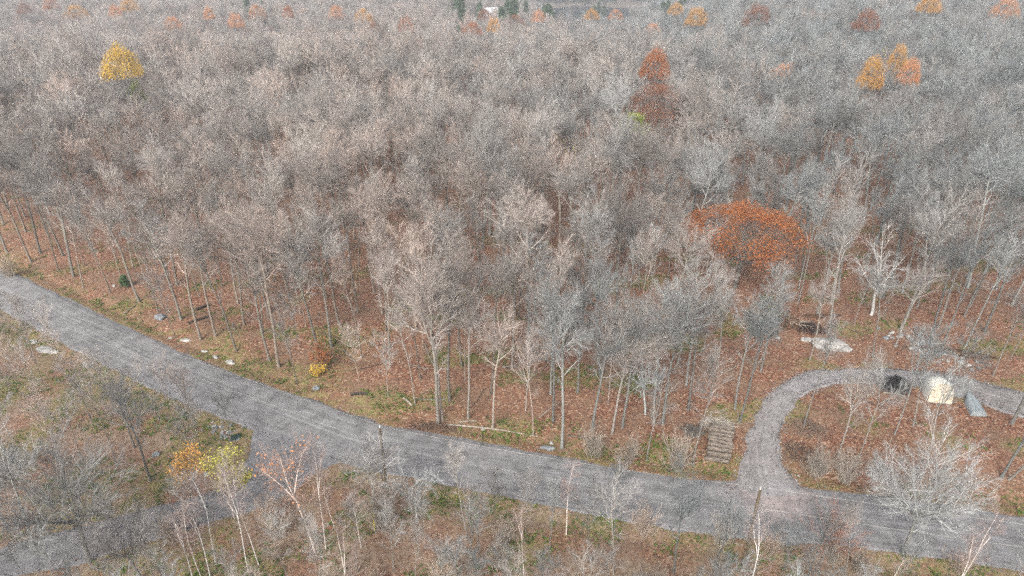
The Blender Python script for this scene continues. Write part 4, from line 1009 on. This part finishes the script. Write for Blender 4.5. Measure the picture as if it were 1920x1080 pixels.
# ------------------------------------------------------------------ logs, poles, brush
M['log'] = plain_mat('weathered_log_bark', (0.085, 0.072, 0.06), 0.5, 2.2, 0.9, (1, 5, 5), (0.25, 0.21, 0.175), 0.02)
M['logcut'] = plain_mat('sawn_log_end', (0.45, 0.32, 0.19), 0.25, 9, 0.9, c2=(0.55, 0.43, 0.28))
M['darklog'] = plain_mat('rotten_dark_log', (0.05, 0.042, 0.035), 0.4, 3, 0.95, bumpd=0.02)
M['palelog'] = plain_mat('bleached_pole', (0.26, 0.23, 0.19), 0.35, 3, 0.9, bumpd=0.01)
def log_parts(L, r0, r1, seed, n=14, bend=0.02):
    r = np.random.RandomState(seed); S = 9; xs = np.linspace(-L / 2, L / 2, S); a = np.arange(n) * 2 * np.pi / n
    rr = np.linspace(r0, r1, S)[:, None] * (1 + 0.05 * r.randn(S, 1) * 0.5 + 0.035 * r.randn(1, n))
    cy_ = bend * L * np.sin(np.linspace(0, 3.1, S))[:, None]
    v = np.stack([np.repeat(xs[:, None], n, 1), rr * np.cos(a) + cy_, rr * np.sin(a)], -1)
    i = np.arange(S - 1)[:, None] * n + np.arange(n)[None]; j = np.arange(S - 1)[:, None] * n + (np.arange(n)[None] + 1) % n
    g = Geo(); g.add(v.reshape(-1, 3), np.stack([i, j, j + n, i + n], -1).reshape(-1, 4))
    ends = []
    for s_, sg in ((0, -1), (S - 1, 1)):
        e = Geo(); c = v[s_].mean(0); e.add(np.vstack([v[s_] + [sg * 0.003, 0, 0], [c + [sg * 0.012, 0, 0]]]), None, [((q + 1) % n, q, n) if sg > 0 else (q, (q + 1) % n, n) for q in range(n)]); ends.append(e)
    return g, ends
def log(loc, rot, L, r0, r1, seed, lab, grp, mat='log', cut='logcut', name='log', bend=0.02):
    o = link(name, None, None, loc); o.rotation_euler = rot; tag(o, lab, 'log', grp)
    g, ends = log_parts(L, r0, r1, seed, bend=bend)
    link('bark', g.mesh('bark', M[mat], True), o)
    for e in ends: link('cut_end', e.mesh('cut_end', M[cut]), o)
    return o
A, B = np.array((19.57, 50.10)), np.array((21.41, 54.96))
dv = (B - A) / np.linalg.norm(B - A); l0, l1 = (20.16, 54.98), (22.47, 54.32); ang = math.atan2(l1[1] - l0[1], l1[0] - l0[0])
lr_ = np.random.RandomState(3); span = float(np.linalg.norm(B - A))
NTH = ['nearest the road', 'second from the road', 'third from the road', 'fourth from the road', 'fifth from the road', 'sixth from the road', 'seventh from the road', 'eighth from the road', 'ninth from the road', 'tenth from the road']
nb = 9
for layer, nm in ((0, 'bottom'), (1, 'middle'), (2, 'top')):
    for i in range(nb - layer):
        rad = 0.225 + 0.035 * lr_.rand(); p = A + dv * span * (i + 0.5 + 0.5 * layer) / nb
        log((p[0] + lr_.normal(0, .07), p[1], 0.24 + 0.40 * layer + lr_.normal(0, 0.015)), (lr_.rand() * 6, 0, ang + lr_.normal(0, 0.025)), 2.3 + lr_.normal(0, .1), rad, rad * lr_.uniform(0.82, 1.0), 30 + i + 20 * layer, 'weathered log in the %s layer of the stack, %s' % (nm, NTH[i]), 'logs stacked by the driveway', bend=0.006)
def ground_log(p, q, r0, r1, seed, lab, mat, name='fallen_log'):
    L = math.hypot(q[0] - p[0], q[1] - p[1]); x, y = (p[0] + q[0]) / 2, (p[1] + q[1]) / 2
    log((x, y, tz(x, y) + r0 * 0.8), (1.0, 0, math.atan2(q[1] - p[1], q[0] - p[0])), L, r0, r1, seed, lab, 'fallen trunks in the woods', mat, mat, name)
ground_log((-6.72, 56.06), (2.79, 54.06), 0.10, 0.05, 81, 'long thin pale pole fallen along the road edge in mid picture', 'palelog', 'fallen_pole')
ground_log((-5.53, 56.30), (-3.60, 56.53), 0.08, 0.05, 82, 'short pale pole crossing the left part of the long fallen one', 'palelog', 'fallen_pole')
ground_log((-41.88, 76.26), (-39.95, 78.03), 0.16, 0.12, 83, 'dark rotten log lying left of the crooked maple', 'darklog')
ground_log((-42.46, 80.03), (-41.35, 81.57), 0.18, 0.13, 84, 'dark rotten log behind the crooked maple', 'darklog')
ground_log((-17.67, 60.96), (-15.84, 61.20), 0.16, 0.14, 85, 'short dark log in the verge above the junction', 'darklog')
ground_log((-11.78, 60.32), (-10.62, 58.94), 0.13, 0.10, 86, 'pale broken trunk piece left of the tall twin maples', 'palelog')
ground_log((-51.65, 78.91), (-51.21, 81.36), 0.08, 0.05, 87, 'thin pale pole leaning by the mottled maple on the left', 'palelog', 'fallen_pole')
ground_log((2.79, 56.97), (5.18, 59.66), 0.07, 0.04, 88, 'thin pale pole slanting through the undergrowth behind the long one', 'palelog', 'fallen_pole')
ground_log((11.95, 62.71), (15.24, 66.30), 0.10, 0.06, 89, 'pale slanting fallen stem in the green undergrowth', 'palelog', 'fallen_pole')
ground_log((34.59, 77.39), (37.24, 75.16), 0.09, 0.05, 90, 'pale pole lying across the root plate', 'palelog', 'fallen_pole')
def brush_pile(p, lx, ly, h, n, mat, lab, seed, rz=0.0, rad=0.018, dome=1.0):
    r = np.random.RandomState(seed); g = Geo()
    a = r.rand(n) * 6.283; q = np.sqrt(r.rand(n)); X = q * np.cos(a) * lx; Y = q * np.sin(a) * ly
    Z = h * (1 - q ** 2) * r.rand(n) ** 0.7 + 0.04
    D = np.concatenate([r.randn(n, 2), r.normal(0.05, 0.22, (n, 1))], 1)
    L = r.uniform(0.5, 1.8, n) * min(1.0, lx); P = np.stack([X, Y, Z], -1) - norm(D) * (L / 2)[:, None]; P[:, 2] = np.maximum(P[:, 2], 0.02)
    p1, r1 = grow(r, P, D, L, rad * r.uniform(0.6, 2.0, n), rad * 0.35, 4, 0.10, -0.01); tube(g, p1, r1, 4)
    P2, D2, L2, rr = spawn(r, p1, r1, 3, 0.3, 1, 40, 10, 0.45, 0.2, 0.6); p2, r2 = grow(r, P2, D2, L2, rad * 0.5, rad * 0.2, 2, 0.1, 0.0); tube(g, p2, r2, 3, True)
    me = g.mesh('brush_pile', M[mat]); o = link('brush_pile', me, None, (p[0], p[1], tz(*p))); o.rotation_euler = (0, 0, rz); tag(o, lab, 'brush pile', 'heaps of cut branches')
brush_pile((21.10, 55.65), 1.7, 0.9, 0.8, 190, 'brush', 'brush pile of cut branches at the far end of the log stack', 11)
brush_pile((18.43, 54.73), 1.0, 1.0, 0.7, 110, 'trunk', 'small grey brush pile left of the log stack', 12)
brush_pile((30.09, 55.19), 2.2, 1.3, 0.4, 120, 'darkbrush', 'dark brush pile at the inside of the driveway bend', 13, -0.4)
brush_pile((28.09, 51.19), 1.5, 2.0, 0.4, 120, 'darkbrush', 'dark brush pile by the road right of the driveway', 14, 0.5)
brush_pile((-8.09, 55.42), 2.4, 0.7, 0.35, 110, 'darkbrush', 'dark brush pile at the left end of the long fallen pole', 15, -0.1)
brush_pile((32.83, 76.93), 2.4, 1.4, 0.9, 220, 'darkbrush', 'tangled brown brush heap at the left of the root plate', 17, 0.1)
brush_pile((37.64, 74.95), 2.2, 1.2, 0.7, 200, 'blackbrush', 'dark brush heap at the right of the root plate', 18, -0.2)
o_ = brush_pile((42.55, 62.31), 1.4, 1.0, 1.5, 380, 'blackbrush', 'dark heap of black branches beside the driveway left of the cream shelter', 16, -0.1, 0.025)
ground_log((40.93, 61.39), (43.00, 60.75), 0.07, 0.06, 91, 'pale pole along the front of the dark branch heap in the yard', 'palelog', 'fallen_pole')
# thin branches lying about under the trees
fb = np.random.RandomState(19); fb_mesh = []
for q in range(4):
    g = Geo(); p1, r1 = grow(fb, np.array([[-1.2, 0, 0.05]]), np.array([[1.0, 0.1, 0.02]]), 2.6, 0.05, 0.015, 6, 0.10, 0.0); p1[:, :, 2] = np.abs(p1[:, :, 2]) + 0.03; tube(g, p1, r1, 6)
    P2, D2, L2, rr = spawn(fb, p1, r1, 6, 0.3, 1, 45, 10, 0.35, 0.2, 0.6); p2, r2 = grow(fb, P2, D2, L2, 0.018, 0.006, 3, 0.12, 0.0); p2[:, :, 2] = np.abs(p2[:, :, 2]) + 0.02; tube(g, p2, r2, 4)
    fb_mesh.append(g.mesh('fallen_branch', M['trunk' if q % 2 else 'darkbrush']))
nf = 0
while nf < 60:
    y = fb.uniform(52, 92); x = fb.uniform(-0.8, 0.75) * y
    if road_gap(x, y)[0] < 1.0 or y < MAIN[min(len(MAIN) - 1, int(np.searchsorted(MAIN[:, 0], x))), 1]: continue
    nf += 1; nm, p = min(LANDMARKS, key=lambda q: math.hypot(q[1][0] - x, q[1][1] - y)); dx, dy = int(round(x - p[0])), int(round(y - p[1]))
    o = link('fallen_branch', fb_mesh[nf % 4], None, (x, y, tz(x, y))); s_ = fb.uniform(0.7, 1.7); o.scale = (s_, s_, s_); o.rotation_euler = (0, 0, fb.rand() * 6.283)
    tag(o, 'fallen branch %s paces %s, %s %s of %s' % (spell(abs(dy)), 'behind' if dy >= 0 else 'before', spell(abs(dx)), 'right' if dx >= 0 else 'left', nm), 'branch', 'branches lying on the forest floor')
# overturned root plate with its soil
M['soil'] = plain_mat('dark_root_soil', (0.05, 0.035, 0.026), 0.4, 3, 0.95, c2=(0.13, 0.075, 0.045), bumpd=0.06)
def root_plate(p):
    o = link('root_plate', None, None, (p[0], p[1], tz(*p))); tag(o, 'dark overturned root plate with loose soil above the driveway', 'root plate')
    me = rock_mesh(31, 2.6, 1.5, 1.1, M['soil'], 0.5); link('soil_clod', me, o)
    me = rock_mesh(33, 1.3, 0.9, 0.8, M['soil'], 0.6); c = link('soil_clod', me, o); c.location = (-2.1, 0.3, 0.1)
    r = np.random.RandomState(8); g = Geo(); n = 70
    a = r.rand(n) * 6.283; P = np.stack([np.cos(a) * r.uniform(0.6, 2.4, n), -0.6 + 0.4 * r.randn(n), 0.5 + 0.5 * r.rand(n)], -1)
    D = np.stack([np.cos(a), -0.6 + 0.3 * r.randn(n), 0.35 * r.randn(n) + 0.15], -1)
    p1, r1 = grow(r, P, D, r.uniform(0.5, 1.7, n), 0.035, 0.008, 5, 0.25, -0.02); tube(g, p1, r1, 4, True)
    link('roots', g.mesh('roots', M['brush']), o)
root_plate((35.09, 75.82))
rock((40.79, 78.03), (2.6, 0.5, 0.28), 'low dark soil bank behind the root plate', 'soil', 35, 0.05, name='soil_bank', cat='soil bank')
rock((53.92, 69.17), (4.2, 0.7, 0.45), 'brown bank of soil behind the driveway on the right', 'soil', 36, -0.28, name='soil_bank', cat='soil bank')

# ------------------------------------------------------------------ shelter, boat
M['canvas'] = plain_mat('cream_canvas', (0.74, 0.72, 0.62), 0.06, 2, 0.7, c2=(0.80, 0.79, 0.71))
m_, nt_, b_ = new_mat('shaded_leaf_speckled_canvas')
tc_ = coord(nt_); vo_ = N(nt_, 'ShaderNodeTexVoronoi'); vo_.inputs['Scale'].default_value = 9; nt_.links.new(tc_, vo_.inputs['Vector'])
sc_ = N(nt_, 'ShaderNodeSeparateColor'); nt_.links.new(vo_.outputs['Color'], sc_.inputs[0])
nt_.links.new(mix(nt_, ramp(nt_, sc_.outputs[0], [(0.70, 0.0), (0.78, 0.75)]), (0.60, 0.53, 0.41), (0.36, 0.27, 0.17)), b_.inputs['Base Color']); M['canvas_front'] = m_  # fallen-leaf specks over a canvas colour darkened for the shade on the front
M['steel'] = plain_mat('dull_steel', (0.25, 0.26, 0.27), 0.2, 6, 0.5)
def shelter(p, rz):
    o = link('canvas_shelter', None, None, (p[0], p[1], tz(*p))); o.rotation_euler = (0, 0, rz); tag(o, 'cream canvas shelter with a rounded roof beside the driveway', 'shelter')
    W, Hh, n = 1.22, 2.35, 18
    def arch(y, sw, sh):
        a = np.linspace(0, np.pi, n); x = np.sign(np.cos(a)) * np.abs(np.cos(a)) ** 0.7 * W * sw; z = np.sin(a) ** 0.72 * Hh * sh
        return np.stack([x, np.full(n, y), z], -1)
    ys = [(-1.0, 1, 1), (-0.3, 1.0, 1.01), (0.3, 0.98, 0.97), (0.9, 0.90, 0.86), (1.35, 0.72, 0.64), (1.62, 0.45, 0.34), (1.7, 0.2, 0.06)]
    V = np.vstack([arch(*s) for s in ys]); g = Geo()
    i = np.arange(len(ys) - 1)[:, None] * n + np.arange(n - 1)[None]
    g.add(V, np.stack([i, i + n, i + n + 1, i + 1], -1).reshape(-1, 4)); link('roof_canvas', g.mesh('roof_canvas', M['canvas'], True), o)
    a = arch(-1.0, 0.985, 0.985); g = Geo(); c = np.array([[0, -1.12, 0.8]])
    bot = np.stack([a[:, 0], a[:, 1] - 0.25 * (1 - a[:, 2] / Hh), a[:, 2]], -1)
    g.add(np.vstack([bot, c]), None, [(q, q + 1, n) for q in range(n - 1)] + [(n - 1, 0, n)]); link('front_panel', g.mesh('front_panel', M['canvas_front']), o)
    g = Geo(); tube(g, arch(-1.02, 1.01, 1.01)[None], np.full((1, n), 0.03), 6); link('front_hoop', g.mesh('front_hoop', M['canvas']), o)
    g = Geo(); tube(g, np.array([[[0.0, -1.28, 0.05], [0.0, -1.16, 0.9], [0.0, -1.05, 1.75]]]), np.full((1, 3), 0.012), 5); link('zip', g.mesh('zip', M['steel']), o)
    g = Geo(); tube(g, np.array([[[-1.25, -1.28, 0.04], [1.25, -1.28, 0.04]]]), np.full((1, 2), 0.035), 6); link('ground_rail', g.mesh('ground_rail', M['palelog']), o)
s0, s1 = (44.81, 60.29), (47.17, 59.87)
shelter((46.27, 60.75), math.atan2(s1[1] - s0[1], s1[0] - s0[0]))
M['alu'] = plain_mat('weathered_aluminium_hull', (0.24, 0.275, 0.29), 0.12, 2.5, 0.45, c2=(0.31, 0.345, 0.36))
M['gunwale'] = plain_mat('dark_green_gunwale', (0.03, 0.07, 0.055), 0.2, 5, 0.5)
def boat(p, rz):
    o = link('rowing_boat', None, None, (p[0], p[1], tz(*p))); o.rotation_euler = (0, R(-10), rz); tag(o, 'upturned grey aluminium boat beside the driveway right of the shelter', 'boat')
    L, S, n = 3.7, 15, 13; rows = []
    for s in np.linspace(0, 1, S):
        w = 0.78 * (1 - max(0, (s - 0.45) / 0.55) ** 2.2) + 0.015; h = 0.62 + 0.12 * max(0, s - 0.5) * 2
        t = np.linspace(-1, 1, n); x = w * np.sign(t) * np.abs(t) ** 0.6; z = h * (1 - np.abs(t) ** (3.2 - 1.6 * s)) + 0.10
        rows.append(np.stack([x, np.full(n, (s - 0.5) * L), z], -1))
    V = np.vstack(rows); i = np.arange(S - 1)[:, None] * n + np.arange(n - 1)[None]; g = Geo()
    g.add(V, np.stack([i, i + 1, i + n + 1, i + n], -1).reshape(-1, 4)); link('hull', g.mesh('hull', M['alu'], True), o)
    a = rows[0]; g = Geo(); g.add(np.vstack([a, [[0, -L / 2, 0.1]]]), None, [(q + 1, q, n) for q in range(n - 1)]); link('transom', g.mesh('transom', M['alu']), o)
    for sx in (0, -1):
        e = np.array([r_[sx] for r_ in rows]); g = Geo(); tube(g, e[None], np.full((1, S), 0.04), 6); link('gunwale', g.mesh('gunwale', M['gunwale']), o)
    for off in (-0.36, 0, 0.36):
        e = np.array([[off * (1 - 0.8 * max(0, s - 0.4)), (s - 0.5) * L, 0.62 + 0.11 + 0.12 * max(0, s - 0.5) * 2 - abs(off) * 0.22] for s in np.linspace(0.02, 0.9, 10)]); g = Geo(); tube(g, e[None], np.full((1, 10), 0.02), 5); link('keel_rib', g.mesh('keel_rib', M['alu']), o)
    g = Geo(); tube(g, np.array([[[-0.95, -L / 2 + 0.1, 0.05], [0.95, -L / 2 + 0.1, 0.05]]]), np.full((1, 2), 0.05), 6); link('support_bar', g.mesh('support_bar', M['palelog']), o)
b0, b1 = (48.63, 57.84), (49.57, 61.39)
boat((49.35, 58.99), math.atan2(-(b1[0] - b0[0]), b1[1] - b0[1]))

# ------------------------------------------------------------------ utility poles and wires
M['pole'] = plain_mat('creosoted_pole', (0.10, 0.08, 0.055), 0.35, 2, 0.9, (6, 6, 0.7), (0.18, 0.145, 0.09), 0.01)
M['wire'] = plain_mat('aluminium_wire', (0.36, 0.35, 0.32), 0.05, 2, 0.5)
M['porcelain'] = plain_mat('grey_insulator', (0.55, 0.55, 0.56), 0.05, 2, 0.4)
def utility_pole(p, h, lab):
    o = link('utility_pole', None, None, (p[0], p[1], tz(*p))); tag(o, lab, 'utility pole', 'utility poles')
    g = Geo(); zz = np.linspace(-0.3, h, 9); tube(g, np.stack([0 * zz, 0 * zz, zz], -1)[None], np.linspace(0.15, 0.10, 9)[None], 12)
    g.add(np.array([[0.10 * math.cos(a), 0.10 * math.sin(a), h] for a in np.arange(12) * math.pi / 6] + [[0, 0, h + 0.02]]), None, [(q, (q + 1) % 12, 12) for q in range(12)])
    link('post', g.mesh('post', M['pole'], True), o)
    g = Geo(); tube(g, np.array([[[0, 0, h + 0.01], [0, 0, h + 0.14], [0, 0, h + 0.2], [0, 0, h + 0.26]]]), np.array([[0.05, 0.07, 0.045, 0.06]]), 8); link('insulator', g.mesh('insulator', M['porcelain']), o)
    g = Geo(); tube(g, np.array([[[0, 0.1, h - 2.1], [0, 0.28, h - 2.05]]]), np.full((1, 2), 0.03), 6); link('wire_clamp', g.mesh('wire_clamp', M['steel']), o)
HP = 8.4
P1, P2 = (18.37, 37.91), (-11.04, 45.18)
P0 = (-86.0, 84.5); P3 = (66.0, 29.5)
utility_pole(P1, HP, 'brown wooden utility pole below the road near the driveway')
utility_pole(P2, HP, 'wooden utility pole hidden among branches by the road in mid picture')
utility_pole(P0, HP, 'wooden utility pole by the left end of the road')
utility_pole(P3, HP, 'wooden utility pole past the right edge of the road')
def wire(a, b, za, zb, sag, rad, lab, grp):
    t = np.linspace(0, 1, 40); e = np.stack([a[0] + (b[0] - a[0]) * t, a[1] + (b[1] - a[1]) * t, za + (zb - za) * t - sag * 4 * t * (1 - t)], -1)
    g = Geo(); tube(g, e[None], np.full((1, 40), rad), 5); tag(link('overhead_wire', g.mesh('overhead_wire', M['wire'], True)), lab, 'wire', grp)
for a, b, nm in ((P0, P2, 'left'), (P2, P1, 'middle'), (P1, P3, 'right')):
    za, zb = tz(*a), tz(*b)
    wire(a, b, za + HP + 0.24, zb + HP + 0.24, 0.5, 0.008, 'upper overhead wire along the road, %s span' % nm, 'overhead wires')
    wire((a[0], a[1] + 0.28), (b[0], b[1] + 0.28), za + HP - 2.05, zb + HP - 2.05, 0.6, 0.009, 'lower overhead wire along the road, %s span' % nm, 'overhead wires')

# ------------------------------------------------------------------ small things
M['yellow'] = plain_mat('yellow_marker', (0.75, 0.68, 0.05), 0.05, 2, 0.5)
def stake(p):
    o = link('marker_stake', None, None, (p[0], p[1], tz(*p))); tag(o, 'thin yellow marker stake below the road in the lower middle', 'stake')
    g = Geo(); tube(g, np.array([[[0, 0, -0.2], [0.02, 0, 0.8], [0.05, 0, 1.9]]]), np.full((1, 3), 0.035), 6); link('rod', g.mesh('rod', M['yellow']), o)
    g = Geo(); tube(g, np.array([[[0.1, 0, 1.2], [0.16, 0, 1.9]]]), np.full((1, 2), 0.03), 5); link('ribbon', g.mesh('ribbon', M['yellow']), o)
stake((-11.72, 42.11))
def culvert(p, rz):
    M['culv'] = plain_mat('dark_culvert_pipe', (0.02, 0.035, 0.03), 0.2, 4, 0.5)
    n = 18; a = np.arange(n) * 2 * np.pi / n; g = Geo(); S = 12; L = 1.0
    rr = 0.42 + 0.025 * (np.arange(S) % 2)
    for sgn, off in ((1, 0.0), (-1, -0.05)):
        v = np.stack([np.repeat(np.linspace(0, L, S)[:, None], n, 1), np.cos(a)[None] * (rr[:, None] + off), 0.30 + np.sin(a)[None] * (rr[:, None] + off)], -1)
        i = np.arange(S - 1)[:, None] * n + np.arange(n)[None]; j = np.arange(S - 1)[:, None] * n + (np.arange(n)[None] + 1) % n
        g.add(v.reshape(-1, 3), np.stack([i, j, j + n, i + n], -1).reshape(-1, 4))
    o = link('culvert_pipe', g.mesh('culvert_pipe', M['culv'], True), None, (p[0], p[1], tz(*p) - 0.40)); o.rotation_euler = (0, 0, rz); tag(o, 'dark culvert pipe end among broken stones at the junction corner', 'culvert')
culvert((-28.29, 53.86), 0.5)

# ------------------------------------------------------------------ far buildings
M['metalroof'] = plain_mat('pale_metal_roof', (0.62, 0.64, 0.68), 0.1, 3, 0.4)
M['siding'] = plain_mat('brown_siding', (0.20, 0.15, 0.11), 0.2, 3, 0.8)
M['whitewall'] = plain_mat('white_siding', (0.70, 0.70, 0.70), 0.06, 3, 0.7)
M['glass'] = plain_mat('dark_window', (0.02, 0.025, 0.03), 0.1, 2, 0.1)
def boxg(g, x0, x1, y0, y1, z0, z1):
    v = np.array([[x, y, z] for z in (z0, z1) for y in (y0, y1) for x in (x0, x1)])
    g.add(v, [(0, 2, 3, 1), (4, 5, 7, 6), (0, 1, 5, 4), (2, 6, 7, 3), (0, 4, 6, 2), (1, 3, 7, 5)])
def house(p, rz, W, D_, wh, rh, wall, lab, name, zoff=0.0):
    o = link(name, None, None, (p[0], p[1], tz(*p) + zoff)); o.rotation_euler = (0, 0, rz); tag(o, lab, 'building')
    g = Geo(); boxg(g, -W / 2, W / 2, -D_ / 2, D_ / 2, -1.0, wh)
    g.add([[-W / 2, -D_ / 2, wh], [-W / 2, D_ / 2, wh], [-W / 2, 0, wh + rh], [W / 2, -D_ / 2, wh], [W / 2, D_ / 2, wh], [W / 2, 0, wh + rh]], None, [(0, 2, 1), (3, 4, 5)])
    link('wall', g.mesh('wall', M[wall]), o)
    for sg in (-1, 1):
        sl = math.atan2(rh, D_ / 2); ln = (D_ / 2 + 0.4) / math.cos(sl); g = Geo(); boxg(g, -W / 2 - 0.4, W / 2 + 0.4, 0, ln, 0.02, 0.10)
        rf = link('roof', g.mesh('roof', M['metalroof']), o); rf.location = (0, 0, wh + rh); rf.rotation_euler = (-sl, 0, 0 if sg > 0 else math.pi)
        if sg < 0: rf.rotation_euler = (-sl, 0, math.pi)
        for i in range(int(W / 0.8) + 1):
            g = Geo(); boxg(g, -0.04, 0.04, 0.02, ln - 0.02, 0.10, 0.17); s_ = link('roof_seam', g.mesh('roof_seam', M['metalroof']), rf); s_.location = (-W / 2 + 0.1 + 0.8 * i, 0, 0)
    for x in np.arange(-W / 2 + 1.2, W / 2 - 0.8, 2.2):
        g = Geo(); boxg(g, x - 0.5, x + 0.5, -D_ / 2 - 0.03, -D_ / 2 + 0.02, 0.9, 2.0); link('window', g.mesh('window', M['glass']), o)
house((-17, 545), 0.5, 14, 9, 7, 5, 'whitewall', 'white walled house with pale roof among the pines at the top', 'house', 4.0)

# ------------------------------------------------------------------ thin air between here and the far ridge
def haze():
    g = Geo(); boxg(g, -3400, 3400, -60, 3600, -45, 62)
    m = bpy.data.materials.new('thin_haze'); m.use_nodes = True; nt = m.node_tree; nt.nodes.clear()
    out = nt.nodes.new('ShaderNodeOutputMaterial'); v = nt.nodes.new('ShaderNodeVolumePrincipled')
    v.inputs['Color'].default_value = (0.86, 0.9, 0.95, 1); v.inputs['Density'].default_value = 0.0006; v.inputs['Anisotropy'].default_value = 0.2
    nt.links.new(v.outputs[0], out.inputs['Volume'])
    tag(link('haze', g.mesh('haze', m)), 'faint pale haze in the air over the far woods', 'haze', None, 'stuff')
haze()
